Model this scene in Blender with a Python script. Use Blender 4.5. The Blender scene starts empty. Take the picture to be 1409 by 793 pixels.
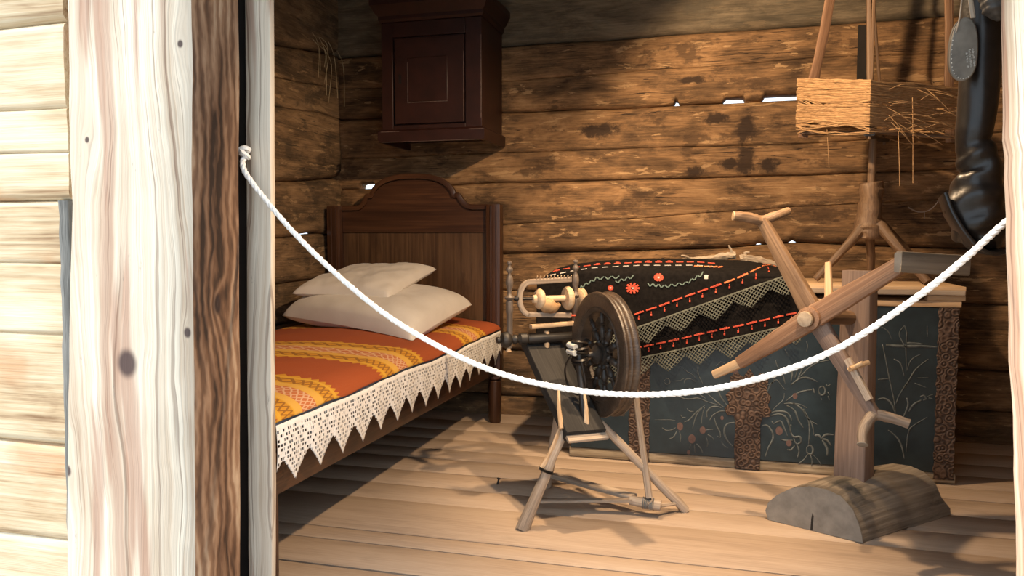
import bpy, bmesh, math, random
from mathutils import Vector, Matrix, noise as mnoise
random.seed(7)
SC = bpy.context.scene
COL = SC.collection
PI = math.pi
def V3(*a): return Vector(a)
def nz(x, y, z=0.0): return mnoise.noise(Vector((x, y, z)))
def lerp(a, b, t): return a + (b - a) * t
def interp(pts, x):
    if x <= pts[0][0]: return pts[0][1]
    for (x0, y0), (x1, y1) in zip(pts, pts[1:]):
        if x <= x1: return lerp(y0, y1, (x - x0) / (x1 - x0))
    return pts[-1][1]
def smooth_path(pts, n):
    """Catmull-Rom through pts, n samples per span"""
    P = [Vector(p) for p in pts]; out = []
    for i in range(len(P) - 1):
        p0 = P[max(i - 1, 0)]; p1 = P[i]; p2 = P[i + 1]; p3 = P[min(i + 2, len(P) - 1)]
        for k in range(n):
            t = k / n
            out.append(0.5 * ((2 * p1) + (p2 - p0) * t + (2 * p0 - 5 * p1 + 4 * p2 - p3) * t * t + (3 * p1 - p0 - 3 * p2 + p3) * t ** 3))
    out.append(P[-1]); return out

# ------------------------------------------------------------------ materials
class S_:
    def __init__(s, g, sock): s.g = g; s.s = sock
    def _m(s, op, *a):
        n = s.g.nt.nodes.new('ShaderNodeMath'); n.operation = op
        for i, v in enumerate((s,) + a):
            if isinstance(v, S_): s.g.nt.links.new(v.s, n.inputs[i])
            else: n.inputs[i].default_value = float(v)
        return S_(s.g, n.outputs[0])
    def __add__(s, o): return s._m('ADD', o)
    __radd__ = __add__
    def __sub__(s, o): return s._m('SUBTRACT', o)
    def __rsub__(s, o): return s._m('MULTIPLY', -1.0)._m('ADD', o)
    def __mul__(s, o): return s._m('MULTIPLY', o)
    __rmul__ = __mul__
    def __truediv__(s, o): return s._m('DIVIDE', o)
    def lt(s, o): return s._m('LESS_THAN', o)
    def gt(s, o): return s._m('GREATER_THAN', o)
    def abs(s): return s._m('ABSOLUTE')
    def fract(s): return s._m('FRACT')
    def floor(s): return s._m('FLOOR')
    def sqrt(s): return s._m('SQRT')
    def sin(s): return s._m('SINE')
    def exp(s): return s._m('EXPONENT')
    def min(s, o): return s._m('MINIMUM', o)
    def max(s, o): return s._m('MAXIMUM', o)
    def pow(s, o): return s._m('POWER', o)
    def sstep(s, a, b):
        n = s.g.nt.nodes.new('ShaderNodeMapRange'); n.interpolation_type = 'SMOOTHSTEP'
        s.g.nt.links.new(s.s, n.inputs[0]); n.inputs[1].default_value = a; n.inputs[2].default_value = b
        return S_(s.g, n.outputs[0])
class G:
    def __init__(g, name):
        g.m = bpy.data.materials.new(name); g.m.use_nodes = True
        g.nt = g.m.node_tree; g.b = g.nt.nodes['Principled BSDF']
    def attr(g, name='gc', out='Vector'):
        n = g.nt.nodes.new('ShaderNodeAttribute'); n.attribute_name = name
        return S_(g, n.outputs[out])
    def sep(g, v):
        n = g.nt.nodes.new('ShaderNodeSeparateXYZ'); g.nt.links.new(v.s, n.inputs[0])
        return [S_(g, o) for o in n.outputs]
    def comb(g, *a):
        n = g.nt.nodes.new('ShaderNodeCombineXYZ')
        for i, v in enumerate(a):
            if isinstance(v, S_): g.nt.links.new(v.s, n.inputs[i])
            else: n.inputs[i].default_value = v
        return S_(g, n.outputs[0])
    def scale(g, v, sx, sy, sz):
        n = g.nt.nodes.new('ShaderNodeMapping'); g.nt.links.new(v.s, n.inputs[0]); n.inputs['Scale'].default_value = (sx, sy, sz)
        return S_(g, n.outputs[0])
    def noise(g, v, sc=1, det=3, rough=.55, dist=0):
        n = g.nt.nodes.new('ShaderNodeTexNoise'); g.nt.links.new(v.s, n.inputs['Vector'])
        n.inputs['Scale'].default_value = sc; n.inputs['Detail'].default_value = det; n.inputs['Roughness'].default_value = rough; n.inputs['Distortion'].default_value = dist
        return S_(g, n.outputs['Fac'])
    def vor(g, v, sc=1, feat='F1'):
        n = g.nt.nodes.new('ShaderNodeTexVoronoi'); n.feature = feat; g.nt.links.new(v.s, n.inputs['Vector']); n.inputs['Scale'].default_value = sc
        return S_(g, n.outputs['Distance'])
    def white(g, v):
        n = g.nt.nodes.new('ShaderNodeTexWhiteNoise'); g.nt.links.new(v.s, n.inputs['Vector']); return S_(g, n.outputs['Value'])
    def ramp(g, f, stops):
        n = g.nt.nodes.new('ShaderNodeValToRGB'); g.nt.links.new(f.s, n.inputs[0]); e = n.color_ramp.elements
        while len(e) < len(stops): e.new(.5)
        for i, (p, c) in enumerate(stops): e[i].position = p; e[i].color = (*c, 1)
        return S_(g, n.outputs[0])
    def mix(g, f, a, b, mode='MIX'):
        n = g.nt.nodes.new('ShaderNodeMix'); n.data_type = 'RGBA'; n.blend_type = mode
        for idx, v in ((0, f), (6, a), (7, b)):
            if isinstance(v, S_): g.nt.links.new(v.s, n.inputs[idx])
            elif idx == 0: n.inputs[0].default_value = v
            else: n.inputs[idx].default_value = (*v, 1)
        return S_(g, n.outputs[2])
    def out(g, col, rough=.7, bump=None, bs=.3, bd=.01, alpha=None, metal=0, sheen=0, spec=None):
        def put(k, v):
            if isinstance(v, S_): g.nt.links.new(v.s, g.b.inputs[k])
            elif isinstance(v, tuple): g.b.inputs[k].default_value = (*v, 1)
            else: g.b.inputs[k].default_value = v
        put('Base Color', col); put('Roughness', rough); put('Metallic', metal)
        if spec is not None: put('Specular IOR Level', spec)
        if sheen: put('Sheen Weight', sheen)
        if alpha is not None: put('Alpha', alpha)
        if bump is not None:
            n = g.nt.nodes.new('ShaderNodeBump'); n.inputs['Strength'].default_value = bs; n.inputs['Distance'].default_value = bd
            g.nt.links.new(bump.s, n.inputs['Height']); g.nt.links.new(n.outputs[0], g.b.inputs['Normal'])
        return g.m

def wood(name, dark, mid, light, rough=.7, fine=60, spot=.35, stain=(.05, .03, .02), bs=.35, var=4.0):
    """wood whose grain runs along gc.z"""
    g = G(name); v = g.attr()
    a = g.noise(g.scale(v, var, var, var * .12), 3, 4, .6, .6)
    b = g.noise(g.scale(v, fine, fine, fine * .02), 3, 2, .5, .3)
    f = a * .65 + b * .45
    c = g.ramp(f, [(.32, dark), (.52, mid), (.72, light)])
    st = g.noise(g.scale(v, 5, 5, 1.6), 2.2, 5, .65).sstep(.56, .72) * spot
    c = g.mix(st, c, stain)
    return g.out(c, rough, b * .6 + a * .6, bs, .006)

def log_wood(name, greyed=False):
    g = G(name); v = g.attr(); z, y, x = g.sep(v); tint = g.attr('tint', 'Fac')
    a = g.noise(g.scale(v, 6, 6, 1.8), 2.2, 8, .68, .5)
    b = g.noise(g.scale(v, 60, 60, 2.6), 2.2, 4, .65, .4)
    big = g.noise(g.scale(v, 1.6, 1.6, .9), 1.6, 4, .6)
    f = a * .52 + b * .24 + big * .34 - .045
    c = g.ramp(f, [(.38, (.045, .026, .014)), (.47, (.135, .078, .038)), (.56, (.275, .155, .072)), (.69, (.46, .29, .145))])
    fl = g.noise(g.scale(v, 13, 13, 3.0), 1.7, 6, .65, .4).sstep(.585, .625) * .6
    c = g.mix(fl, c, (.52, .33, .165))
    pt = g.noise(g.scale(v, 6, 6, 2.8), 1.25, 7, .68).sstep(.53, .615) * .70
    c = g.mix(pt, c, (.055, .032, .018))
    # dark burnt-looking stains with their own outline
    wob = (g.noise(v, 16, 5, .7) - .5) * .20
    d = None
    for (sx, sz, rx, rz) in STAINS:
        e = ((((x - sx) / rx) * ((x - sx) / rx) + ((z - sz) / rz) * ((z - sz) / rz)).sqrt()) + wob * 13
        e = (1.0 - e.sstep(.55, 1.25))
        d = e if d is None else d.max(e)
    pos = d * .92
    c = g.mix(pos, c, (.03, .018, .012))
    crack = g.noise(g.scale(v, 30, 30, .55), 1.5, 2, .5, .25)
    ck = (crack - .5).abs().lt(.0065) * g.noise(g.scale(v, 3, 3, .7), 2).sstep(.45, .6)
    c = g.mix(ck * .9, c, (.02, .012, .008))
    grey = g.mix(f.sstep(.35, .75), (.07, .06, .042), (.24, .21, .15))
    c = g.mix(tint, c, grey)
    return g.out(c, .8, b * .5 + a * .8 - ck * .8, .55, .012, spec=.25)

def plain(name, c1, c2, rough=.7, sc=12, bs=.2, bd=.004, metal=0, sheen=0, spec=None):
    g = G(name); v = g.attr(); n = g.noise(v, sc, 4, .6)
    return g.out(g.ramp(n, [(.35, c1), (.65, c2)]), rough, n, bs, bd, metal=metal, sheen=sheen, spec=spec)

# ------------------------------------------------------------------ mesh builder
class M:
    def __init__(s, rnd=True): s.v = []; s.f = []; s.g = []; s.t = []; s.rnd = rnd
    def add(s, vs, fs, gs=None, tint=0.0):
        o = len(s.v); r = Vector((random.uniform(0, 9), random.uniform(0, 9), random.uniform(0, 9))) if s.rnd else Vector((0, 0, 0))
        s.v += [Vector(p) for p in vs]
        s.g += [Vector(p) + r for p in (gs if gs is not None else vs)]
        s.t += [tint] * len(vs)
        s.f += [tuple(i + o for i in f) for f in fs]
    def loft(s, path, sec, up=None, cap=True, gs=None):
        P = [Vector(p) for p in path]; n = len(P)
        T = []
        for i in range(n):
            d = P[min(i + 1, n - 1)] - P[max(i - 1, 0)]
            T.append(d.normalized() if d.length > 1e-9 else (T[-1] if T else Vector((0, 0, 1))))
        up = Vector(up) if up is not None else (Vector((0, 0, 1)) if abs(T[0].z) < .9 else Vector((0, 1, 0)))
        A = T[0].cross(up).normalized(); vs = []; gs = []; d = 0; k = 0
        for i in range(n):
            A = (A - T[i] * A.dot(T[i])).normalized(); B = A.cross(T[i]).normalized()
            if i: d += (P[i] - P[i - 1]).length
            q = sec(i) if callable(sec) else sec
            k = len(q)
            for a, b in q: vs.append(P[i] + A * a + B * b); gs.append((a, b, d))
        fs = [(i * k + j, i * k + (j + 1) % k, (i + 1) * k + (j + 1) % k, (i + 1) * k + j) for i in range(n - 1) for j in range(k)]
        if cap: fs += [tuple(range(k))[::-1], tuple((n - 1) * k + j for j in range(k))]
        s.add(vs, fs, gs); return s
    def tube(s, path, r, n=10, wob=0.0, seed=0, up=None, cap=True):
        P = list(path); L = len(P)
        def sec(i):
            rr = r(i / (L - 1)) if callable(r) else (lerp(r[0], r[1], i / (L - 1)) if isinstance(r, tuple) else r)
            return [((rr * (1 + wob * nz(math.cos(2 * PI * j / n) * 1.3 + seed, math.sin(2 * PI * j / n) * 1.3, i * .6))) * math.cos(2 * PI * j / n),
                     (rr * (1 + wob * nz(math.cos(2 * PI * j / n) * 1.3 + seed, math.sin(2 * PI * j / n) * 1.3, i * .6))) * math.sin(2 * PI * j / n)) for j in range(n)]
        return s.loft(P, sec, up, cap)
    def beam(s, p0, p1, w, h, up=None, n=6, rad=.004, wob=0.0, w1=None, h1=None, seed=0):
        p0 = Vector(p0); p1 = Vector(p1); w1 = w if w1 is None else w1; h1 = h if h1 is None else h1
        def sec(i):
            t = i / n; W = lerp(w, w1, t) / 2; H = lerp(h, h1, t) / 2
            q = rrect(W, H, rad)
            return [(a * (1 + wob * nz(i * .7 + seed, a * 9, b * 9)), b * (1 + wob * nz(i * .7 + 5 + seed, a * 9, b * 9))) for a, b in q]
        return s.loft([p0.lerp(p1, i / n) for i in range(n + 1)], sec, up)
    def lathe(s, prof, o, ax, n=16, closed=False, ref=None):
        o = Vector(o); ax = Vector(ax).normalized()
        ref = Vector(ref) if ref is not None else (Vector((0, 0, 1)) if abs(ax.z) < .9 else Vector((1, 0, 0)))
        A = ax.cross(ref).normalized(); B = ax.cross(A); vs = []; gs = []
        for r, h in prof:
            for j in range(n):
                c, q = math.cos(2 * PI * j / n) * r, math.sin(2 * PI * j / n) * r
                vs.append(o + ax * h + A * c + B * q); gs.append((c, q, h))
        k = len(prof); rng = k if closed else k - 1
        fs = [(i * n + j, i * n + (j + 1) % n, ((i + 1) % k) * n + (j + 1) % n, ((i + 1) % k) * n + j) for i in range(rng) for j in range(n)]
        if not closed: fs += [tuple(range(n))[::-1], tuple((k - 1) * n + j for j in range(n))]
        s.add(vs, fs, gs); return s
    def prism(s, poly, o, A, B, t, grain=0):
        """poly (a,b) in plane o+A*a+B*b, extruded by vector t"""
        o = Vector(o); A = Vector(A); B = Vector(B); t = Vector(t); k = len(poly); th = t.length
        vs = [o + A * a + B * b for a, b in poly] + [o + A * a + B * b + t for a, b in poly]
        gg = lambda a, b, c: (b, c, a) if grain == 0 else (a, c, b)
        gs = [gg(a, b, 0) for a, b in poly] + [gg(a, b, th) for a, b in poly]
        fs = [tuple(range(k))[::-1], tuple(range(k, 2 * k))] + [(j, (j + 1) % k, k + (j + 1) % k, k + j) for j in range(k)]
        s.add(vs, fs, gs); return s
    def box(s, lo, hi, grain=None):
        lo = Vector(lo); hi = Vector(hi); d = hi - lo
        g = grain if grain is not None else max(range(3), key=lambda i: d[i])
        i0, i1 = [(1, 2), (0, 2), (0, 1)][g]
        vs = []; gs = []
        for z in (0, 1):
            for y in (0, 1):
                for x in (0, 1):
                    p = Vector((lo.x + d.x * x, lo.y + d.y * y, lo.z + d.z * z)); vs.append(p); gs.append((p[i0], p[i1], p[g]))
        s.add(vs, [(0, 2, 3, 1), (4, 5, 7, 6), (0, 1, 5, 4), (2, 6, 7, 3), (0, 4, 6, 2), (1, 3, 7, 5)], gs); return s
    def grid(s, fn, nu, nv, gfn=None, closed_u=False):
        vs = []; gs = []
        for j in range(nv + 1):
            for i in range(nu + (0 if closed_u else 1)):
                u, v = i / nu, j / nv; vs.append(fn(u, v)); gs.append(gfn(u, v) if gfn else vs[-1])
        w = nu if closed_u else nu + 1
        fs = [(j * w + i, j * w + (i + 1) % w, (j + 1) * w + (i + 1) % w, (j + 1) * w + i) for j in range(nv) for i in range(nu)]
        s.add(vs, fs, gs); return s
def circ(r, n=12): return [(r * math.cos(2 * PI * i / n), r * math.sin(2 * PI * i / n)) for i in range(n)]
def rrect(W, H, r, k=3):
    r = min(r, W * .98, H * .98); out = []
    for cx, cy, a0 in ((W - r, H - r, 0), (-W + r, H - r, 90), (-W + r, -H + r, 180), (W - r, -H + r, 270)):
        for i in range(k): a = math.radians(a0 + 90 * i / (k - 1)); out.append((cx + r * math.cos(a), cy + r * math.sin(a)))
    return out

def obj(name, m, mat, parent=None, bevel=0, sub=0, solid=0, sharp=40, label=None, cat=None, group=None, kind=None, jit=0):
    me = bpy.data.meshes.new(name); off = Vector(parent['_o']) if parent is not None else Vector((0, 0, 0))
    me.from_pydata([tuple(p - off) for p in m.v], [], m.f)
    a = me.attributes.new('gc', 'FLOAT_VECTOR', 'POINT'); a.data.foreach_set('vector', [c for g in m.g for c in g])
    if any(m.t):
        a = me.attributes.new('tint', 'FLOAT', 'POINT'); a.data.foreach_set('value', m.t)
    me.materials.append(mat)
    bm = bmesh.new(); bm.from_mesh(me); bmesh.ops.recalc_face_normals(bm, faces=bm.faces); bm.to_mesh(me); bm.free()
    me.polygons.foreach_set('use_smooth', [True] * len(me.polygons)); me.set_sharp_from_angle(angle=math.radians(sharp))
    o = bpy.data.objects.new(name, me); COL.objects.link(o)
    if solid:
        x = o.modifiers.new('solid', 'SOLIDIFY'); x.thickness = solid; x.offset = 0
    if bevel:
        x = o.modifiers.new('bevel', 'BEVEL'); x.width = bevel; x.segments = 2; x.limit_method = 'ANGLE'; x.angle_limit = math.radians(35)
        x.harden_normals = False
    if sub:
        x = o.modifiers.new('sub', 'SUBSURF'); x.levels = sub; x.render_levels = sub
    if parent is not None:
        o.parent = parent; o['_o'] = parent['_o']
    else: o['_o'] = (0.0, 0.0, 0.0)
    if label: o['label'] = label
    if cat: o['category'] = cat
    if group: o['group'] = group
    if kind: o['kind'] = kind
    return o
def thing(name, loc, label, cat, group=None):
    o = bpy.data.objects.new(name, None); COL.objects.link(o); o.location = loc; o.empty_display_size = .1
    o['label'] = label; o['category'] = cat; o['_o'] = tuple(float(c) for c in loc)
    if group: o['group'] = group
    return o
def struct(name, m, mat, **k): return obj(name, m, mat, kind='structure', **k)

# ------------------------------------------------------------------ light settings
SKY, SUN, SUN_DIR, EXPO = 2.0, 8.0, (.75, .30, -.75), 0.0
LAMPS = [((-.42, 2.78, 2.15), 165, 135, (1.0, .6, -1.1), .35), ((.25, 2.1, 2.15), 195, 95, (-1.45, 1.0, -1.9), .5)]
LAMP_COL = (1, .70, .42)
# painted strokes on the chest front: (width, [(x mm, z mm), ...]) and buds (x, z, radius)
STROKES= [(4,[(-247,160),(-229,149),(-205,153),(-188,165)]),(4,[(-214,114),(-199,120),(-186,142),(-182,152)]),(3,[(-176,152),(-167,131),(-168,103)]),(4,[(-153,190),(-130,204),(-101,238),(-67,269)]),(3,[(-117,162),(-109,199),(-95,236),(-78,255)]),(3,[(-80,188),(-77,225),(-67,262)]),(5,[(-57,217),(-58,238),(-44,260),(-21,267),(2,262)]),(4,[(-46,203),(-32,228),(-3,247),(25,249)]),(4,[(-26,216),(-17,186),(-2,157),(1,134),(-13,139)]),(6,[(56,95),(33,118),(18,147),(18,177),(32,196),(60,203)]),(4,[(5,116),(16,99),(34,88)]),(4,[(-184,306),(-160,296),(-131,293),(-96,299),(-56,286),(-10,274)]),(4,[(-62,328),(-39,305),(-4,277),(13,266)]),(4,[(-11,342),(-5,319),(13,290),(28,273)]),(4,[(-98,440),(-98,410),(-86,381),(-77,363)]),(3,[(-174,437),(-144,414),(-115,397),(-103,374)]),(3,[(-196,369),(-173,373),(-153,385)]),(3,[(-155,362),(-150,378),(-126,382),(-109,370)]),(3,[(-241,367),(-232,378),(-219,374),(-217,359),(-232,354),(-240,364)]),(3,[(-142,251),(-130,240),(-113,240)]),(3,[(-168,222),(-162,211),(-147,212)]),(4,[(-99,99),(-81,80),(-72,59)]),(3,[(-122,95),(-128,76)]),(3,[(-108,96),(-105,60)]),(4,[(-53,142),(-33,131),(-27,117)]),(4,[(-59,129),(-51,106),(-54,89)]),(3,[(-59,161),(-48,165),(-31,165)]),(3,[(-24,443),(-13,453),(-1,462),(13,454),(19,433),(8,421)]),(3,[(-114,331),(-79,309),(-62,298)]),(2,[(-280,193),(-212,197),(-188,194)]),(6,[(165,192),(190,198),(211,173),(216,143),(199,104),(186,62)]),(4,[(188,265),(184,306),(194,358),(214,389),(228,393),(242,375),(260,354)]),(3,[(172,391),(193,373),(214,393),(213,430)]),(4,[(237,438),(252,409),(259,380)]),(4,[(282,462),(287,422),(282,388)]),(4,[(309,474),(306,437),(297,404)]),(4,[(333,461),(323,438),(310,408)]),(4,[(431,487),(384,474),(350,450),(324,420),(307,404)]),(6,[(284,377),(311,401),(338,410),(365,404),(386,394)]),(5,[(366,360),(325,350),(291,330),(264,306)]),(3,[(257,339),(254,313),(230,286),(210,262)]),(5,[(369,367),(377,345)]),(5,[(393,368),(407,376),(417,362),(414,344),(401,339),(392,354),(393,368)]),(3,[(423,377),(437,385)]),(3,[(427,355),(434,341)]),(3,[(401,328),(405,318)]),(3,[(428,337),(436,319)]),(3,[(421,388),(423,377)]),(5,[(258,295),(292,297),(327,277),(356,234),(390,214)]),(4,[(292,297),(320,295),(348,281)]),(5,[(268,288),(300,268),(314,231),(336,196)]),(5,[(334,277),(352,241),(360,197),(358,123)]),(4,[(355,241),(370,213),(378,169)]),(6,[(189,246),(224,259),(258,261),(279,248),(290,223)]),(6,[(203,239),(238,249),(266,236),(281,200),(285,170)]),(5,[(210,218),(218,207),(245,220),(260,191),(275,155)]),(6,[(287,207),(285,178),(299,156),(323,158),(327,136),(310,127),(299,149)]),(5,[(247,142),(268,138),(296,141)]),(5,[(310,127),(321,98),(315,68)]),(5,[(303,119),(290,100),(274,99)]),(6,[(351,115),(365,124),(376,106),(369,87),(353,93),(351,115)]),(4,[(356,86),(342,63),(319,42)]),(4,[(366,83),(373,61),(372,39)]),(3,[(374,87),(394,67),(411,42)]),(7,[(381,165),(395,170),(409,153)]),(7,[(409,156),(425,174),(456,174)]),(7,[(409,153),(429,150),(447,126)]),(7,[(411,149),(430,117),(432,84)]),(3,[(338,563),(345,542),(339,519)]),(3,[(256,524),(271,495)]),(3,[(219,478),(226,456),(241,431)]),(3,[(624,631),(650,613),(664,581)]),(4,[(630,561),(645,496),(660,422),(679,338),(690,263)]),(3,[(617,415),(660,420)]),(3,[(709,639),(691,605),(711,560),(718,546)]),(4,[(709,639),(718,611),(718,546),(723,453)]),(4,[(674,502),(700,484),(715,433)]),(3,[(771,525),(738,500),(723,453)]),(4,[(801,507),(756,463),(732,416),(700,358),(688,319)]),(5,[(718,385),(736,425)]),(6,[(619,333),(645,338),(671,318),(685,281)]),(6,[(726,345),(733,322),(727,293),(716,264)]),(6,[(781,339),(752,318),(736,289)]),(5,[(776,352),(789,358),(798,344),(787,339)]),(3,[(801,354),(822,364)]),(3,[(806,349),(822,347)]),(4,[(804,270),(763,239),(738,209),(731,123)]),(5,[(662,209),(697,178),(715,141),(725,95)]),(3,[(792,641),(795,595)]),(9,[(643,557),(703,555),(778,557),(832,555)]),(7,[(719,569),(778,567)]),(3,[(754,407),(796,391)]),(2,[(761,428),(803,432)])]
BUDS= [(-170, 171, 16, 'r'), (-119, 119, 18, 'w'), (-74, 160, 15, 'r'), (-132, 59, 9, 'w'), (6, 219, 8, 'r')]

# dark stains on the back wall: x, z, radius x, radius z
STAINS = [(.10, 1.545, .045, .085), (.10, 1.39, .05, .09), (-.155, 1.335, .05, .03), (-.05, 1.60, .07, .03), (.21, 1.36, .05, .035), (-.17, 1.80, .07, .02), (.02, 1.37, .05, .03), (-.65, 1.56, .10, .04)]
M_LOG = log_wood('hewn_log')
M_FLOOR = wood('floor_boards', (.27, .195, .138), (.385, .285, .205), (.45, .345, .255), .75, 80, .3, (.19, .14, .10), .3, 3.0)
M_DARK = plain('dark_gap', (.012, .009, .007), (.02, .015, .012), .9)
M_WALNUT = wood('walnut_stain', (.022, .0085, .0045), (.048, .019, .009), (.09, .038, .017), .36, 45, .3, (.02, .008, .005), .15)
M_PANEL = wood('walnut_panel', (.036, .017, .0085), (.078, .039, .018), (.135, .072, .034), .4, 35, .4, (.025, .012, .007), .15, 6)
M_CAB = plain('oxblood_paint', (.020, .0065, .0045), (.032, .010, .007), .42, 14, .2)
M_CABE = plain('worn_paint_edge', (.06, .035, .03), (.12, .08, .068), .6, 60)
M_GREYW = wood('grey_worn_wood', (.15, .11, .075), (.34, .26, .19), (.52, .42, .32), .7, 70, .35, (.08, .06, .045), .4)
M_ROT = wood('grey_rotten_edge', (.03, .03, .028), (.10, .10, .095), (.20, .20, .19), .9, 60, .4, (.02, .02, .02), .8)
M_DKW = wood('dark_old_wood', (.010, .008, .0065), (.024, .019, .015), (.055, .043, .033), .5, 60, .3, (.01, .008, .006), .3)
M_RIM = wood('wheel_brown', (.018, .012, .0085), (.046, .030, .020), (.10, .068, .045), .42, 60, .2, (.015, .01, .008), .3)
M_BENCH = wood('shaded_bench', (.006, .005, .0045), (.016, .014, .012), (.034, .03, .026), .85, 60, .3, (.006, .005, .004), .3)  # shade on the bench top is put into this near-black wood
M_MAID = wood('brown_turned_wood', (.05, .035, .026), (.12, .09, .068), (.22, .175, .135), .45, 60, .3, (.03, .02, .015), .3)
M_PALE = wood('pale_turned_wood', (.28, .17, .09), (.48, .32, .18), (.62, .45, .28), .6, 50, .15, (.15, .09, .05), .3)
M_TAN = wood('tan_wood', (.12, .062, .033), (.225, .122, .068), (.33, .20, .12), .62, 60, .35, (.08, .04, .02), .4)
M_TAN2 = wood('brown_branch', (.065, .038, .021), (.145, .083, .044), (.26, .16, .088), .6, 60, .4, (.06, .03, .015), .4)
M_POSTW = wood('pinkish_plank', (.10, .066, .052), (.19, .13, .10), (.28, .20, .155), .7, 70, .25, (.09, .06, .05), .4)
M_LOGEND = plain('sawn_log_end', (.16, .145, .125), (.24, .22, .19), .8, 18)
M_BARK = wood('weathered_half_log', (.075, .058, .042), (.18, .145, .105), (.30, .25, .19), .9, 30, .85, (.035, .035, .028), .9)
M_LID = wood('bare_pine', (.34, .20, .10), (.55, .36, .20), (.68, .48, .29), .65, 50, .2, (.2, .12, .06), .3)
M_CHEST = plain('blue_black_paint', (.010, .020, .026), (.020, .036, .046), .42, 9, .25, .004)
M_STROKE = plain('faded_white_strokes', (.055, .066, .068), (.13, .15, .15), .7, 40)
M_BUD = plain('faded_pink_bud', (.09, .055, .05), (.14, .085, .075), .7, 40)
M_BASEB = wood('worn_plinth', (.07, .05, .03), (.24, .185, .12), (.50, .42, .30), .75, 40, .4, (.05, .035, .02), .4, 8)
M_IRONB = plain('iron', (.02, .018, .017), (.05, .045, .042), .5, 40, metal=.7)
M_ROPE = plain('white_rope', (.70, .68, .64), (.82, .80, .77), .8, 90, .4, .002)
M_YARN = plain('flax_yarn', (.30, .17, .075), (.50, .31, .15), .85, 30, .3)
M_TOW = plain('dry_straw', (.28, .22, .13), (.45, .36, .22), .8, 30)
M_PIL = plain('cream_pillowcase', (.66, .60, .52), (.73, .67, .59), .85, 5, .15, .01, sheen=.2)
M_SHEET = plain('blue_grey_ticking', (.16, .18, .21), (.24, .26, .30), .85, 20)
M_BLACKCLOTH = plain('black_wool', (.006, .005, .0045), (.012, .010, .009), .95, 60, .3, spec=.12)
M_RED = plain('red_stitches', (.50, .055, .030), (.70, .11, .05), .8, 80)
M_ORANGE = plain('orange_stitches', (.65, .15, .05), (.75, .24, .09), .8, 80)
M_GREEN = plain('green_stitches', (.10, .15, .13), (.17, .23, .20), .8, 80)
M_WHITE = plain('white_stitches', (.5, .45, .4), (.62, .57, .5), .8, 80)
M_LEATHER = plain('black_leather', (.008, .0065, .0055), (.018, .013, .0105), .36, 25, .35, .004, spec=.4)
M_SOLE = plain('grey_leather_sole', (.10, .09, .075), (.19, .17, .14), .55, 18, .4, .004)
M_RUBBER = plain('ribbed_rubber', (.03, .028, .025), (.06, .055, .05), .55, 30)
M_MARK = plain('pale_marks', (.42, .41, .37), (.6, .58, .53), .7, 50)
M_ROOT = wood('silver_root', (.14, .10, .07), (.32, .25, .18), (.50, .42, .32), .75, 50, .4, (.06, .04, .03), .6)
M_GROUND = plain('trodden_gravel', (.26, .25, .23), (.36, .34, .31), .9, 6)
M_ROOF = wood('roof_boards', (.06, .045, .03), (.15, .11, .075), (.24, .19, .14), .8)

def rust():
    g = G('rusted_iron_scrollwork'); v = g.attr()
    x, y, z = g.sep(v)
    n = g.noise(v, 30, 3); d = g.vor(g.comb(x + (n - .5) * .008, 0, z), 34)
    rg = (d * 17).sin()
    c = g.ramp(rg * .32 + .5 + (n - .5) * .5, [(.22, (.040, .025, .019)), (.42, (.072, .044, .032)), (.75, (.120, .074, .052))])
    return g.out(c, .68, rg, .45, .005, metal=.15)
M_RUST = rust()

def post_wood():
    """sun-bleached hewn pine: vertical grain bending round knots. gc = (x along the face, depth, height)"""
    g = G('bleached_post'); v = g.attr(); x, y, z = g.sep(v)
    u = x + (y - 1.5) * .8; kd = None; ring = None
    for (kx, kz, r) in KNOTS:
        dx = u - kx; dz = (z - kz) * .38
        d = (dx * dx + dz * dz).sqrt()
        w = (d / (r * 2.4) * -1.0).exp()
        u = u + dx * w * -.75 + w * .012
        dzz = (z - kz) * .8; e = (dx * dx + dzz * dzz).sqrt()
        k = 1.0 - e.sstep(r * .35, r * .75)
        kd = k if kd is None else kd.max(k)
    wav = g.noise(g.comb(x * 3, y * 3, z * 1.3), 1.5, 3) * .07
    g1 = g.noise(g.comb((u + wav) * 16, 0, z * .22), 1.4, 3, .55)
    g2 = g.noise(g.comb((u + wav) * 85, 0, z * .7), 1.4, 3, .6)
    big = g.noise(g.comb(x * 4, y * 4, z * 1.2), 1.4, 4)
    f = g1 * .55 + g2 * .30 + big * .3
    c = g.ramp(f, [(.36, (.10, .055, .035)), (.44, (.27, .175, .12)), (.51, (.46, .37, .28)), (.64, (.62, .55, .45))])
    bare = g.noise(g.comb(u * 9, 0, z * .5), 1.5, 3).sstep(.53, .60).max((1.0 - (u + 1.335 + wav * .4).abs().sstep(.006, .022)) * .8)
    c = g.mix(bare * .6, c, (.30, .15, .10), 'MIX')
    line = g.noise(g.comb((u + wav) * 55, 0, z * .35), 1.5, 2).sstep(.60, .66) * .55
    c = g.mix(line, c, (.13, .075, .05))
    dirt = g.noise(g.comb(x * 20, y * 20, z * 7), 1.3, 5, .7).sstep(.64, .72) * .6
    c = g.mix(dirt, c, (.15, .13, .12))
    c = g.mix(kd * .92, c, (.055, .035, .035))
    return g.out(c, .8, g2 * .6 + g1 * .5, .5, .008, spec=.2)
KNOTS = [(-1.322, .707, .046), (-1.182, .783, .017), (-1.48, .439, .020), (-1.139, 1.136, .014), (-1.161, 1.42, .012), (-1.40, 1.22, .010)]
M_POST = post_wood()

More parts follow.
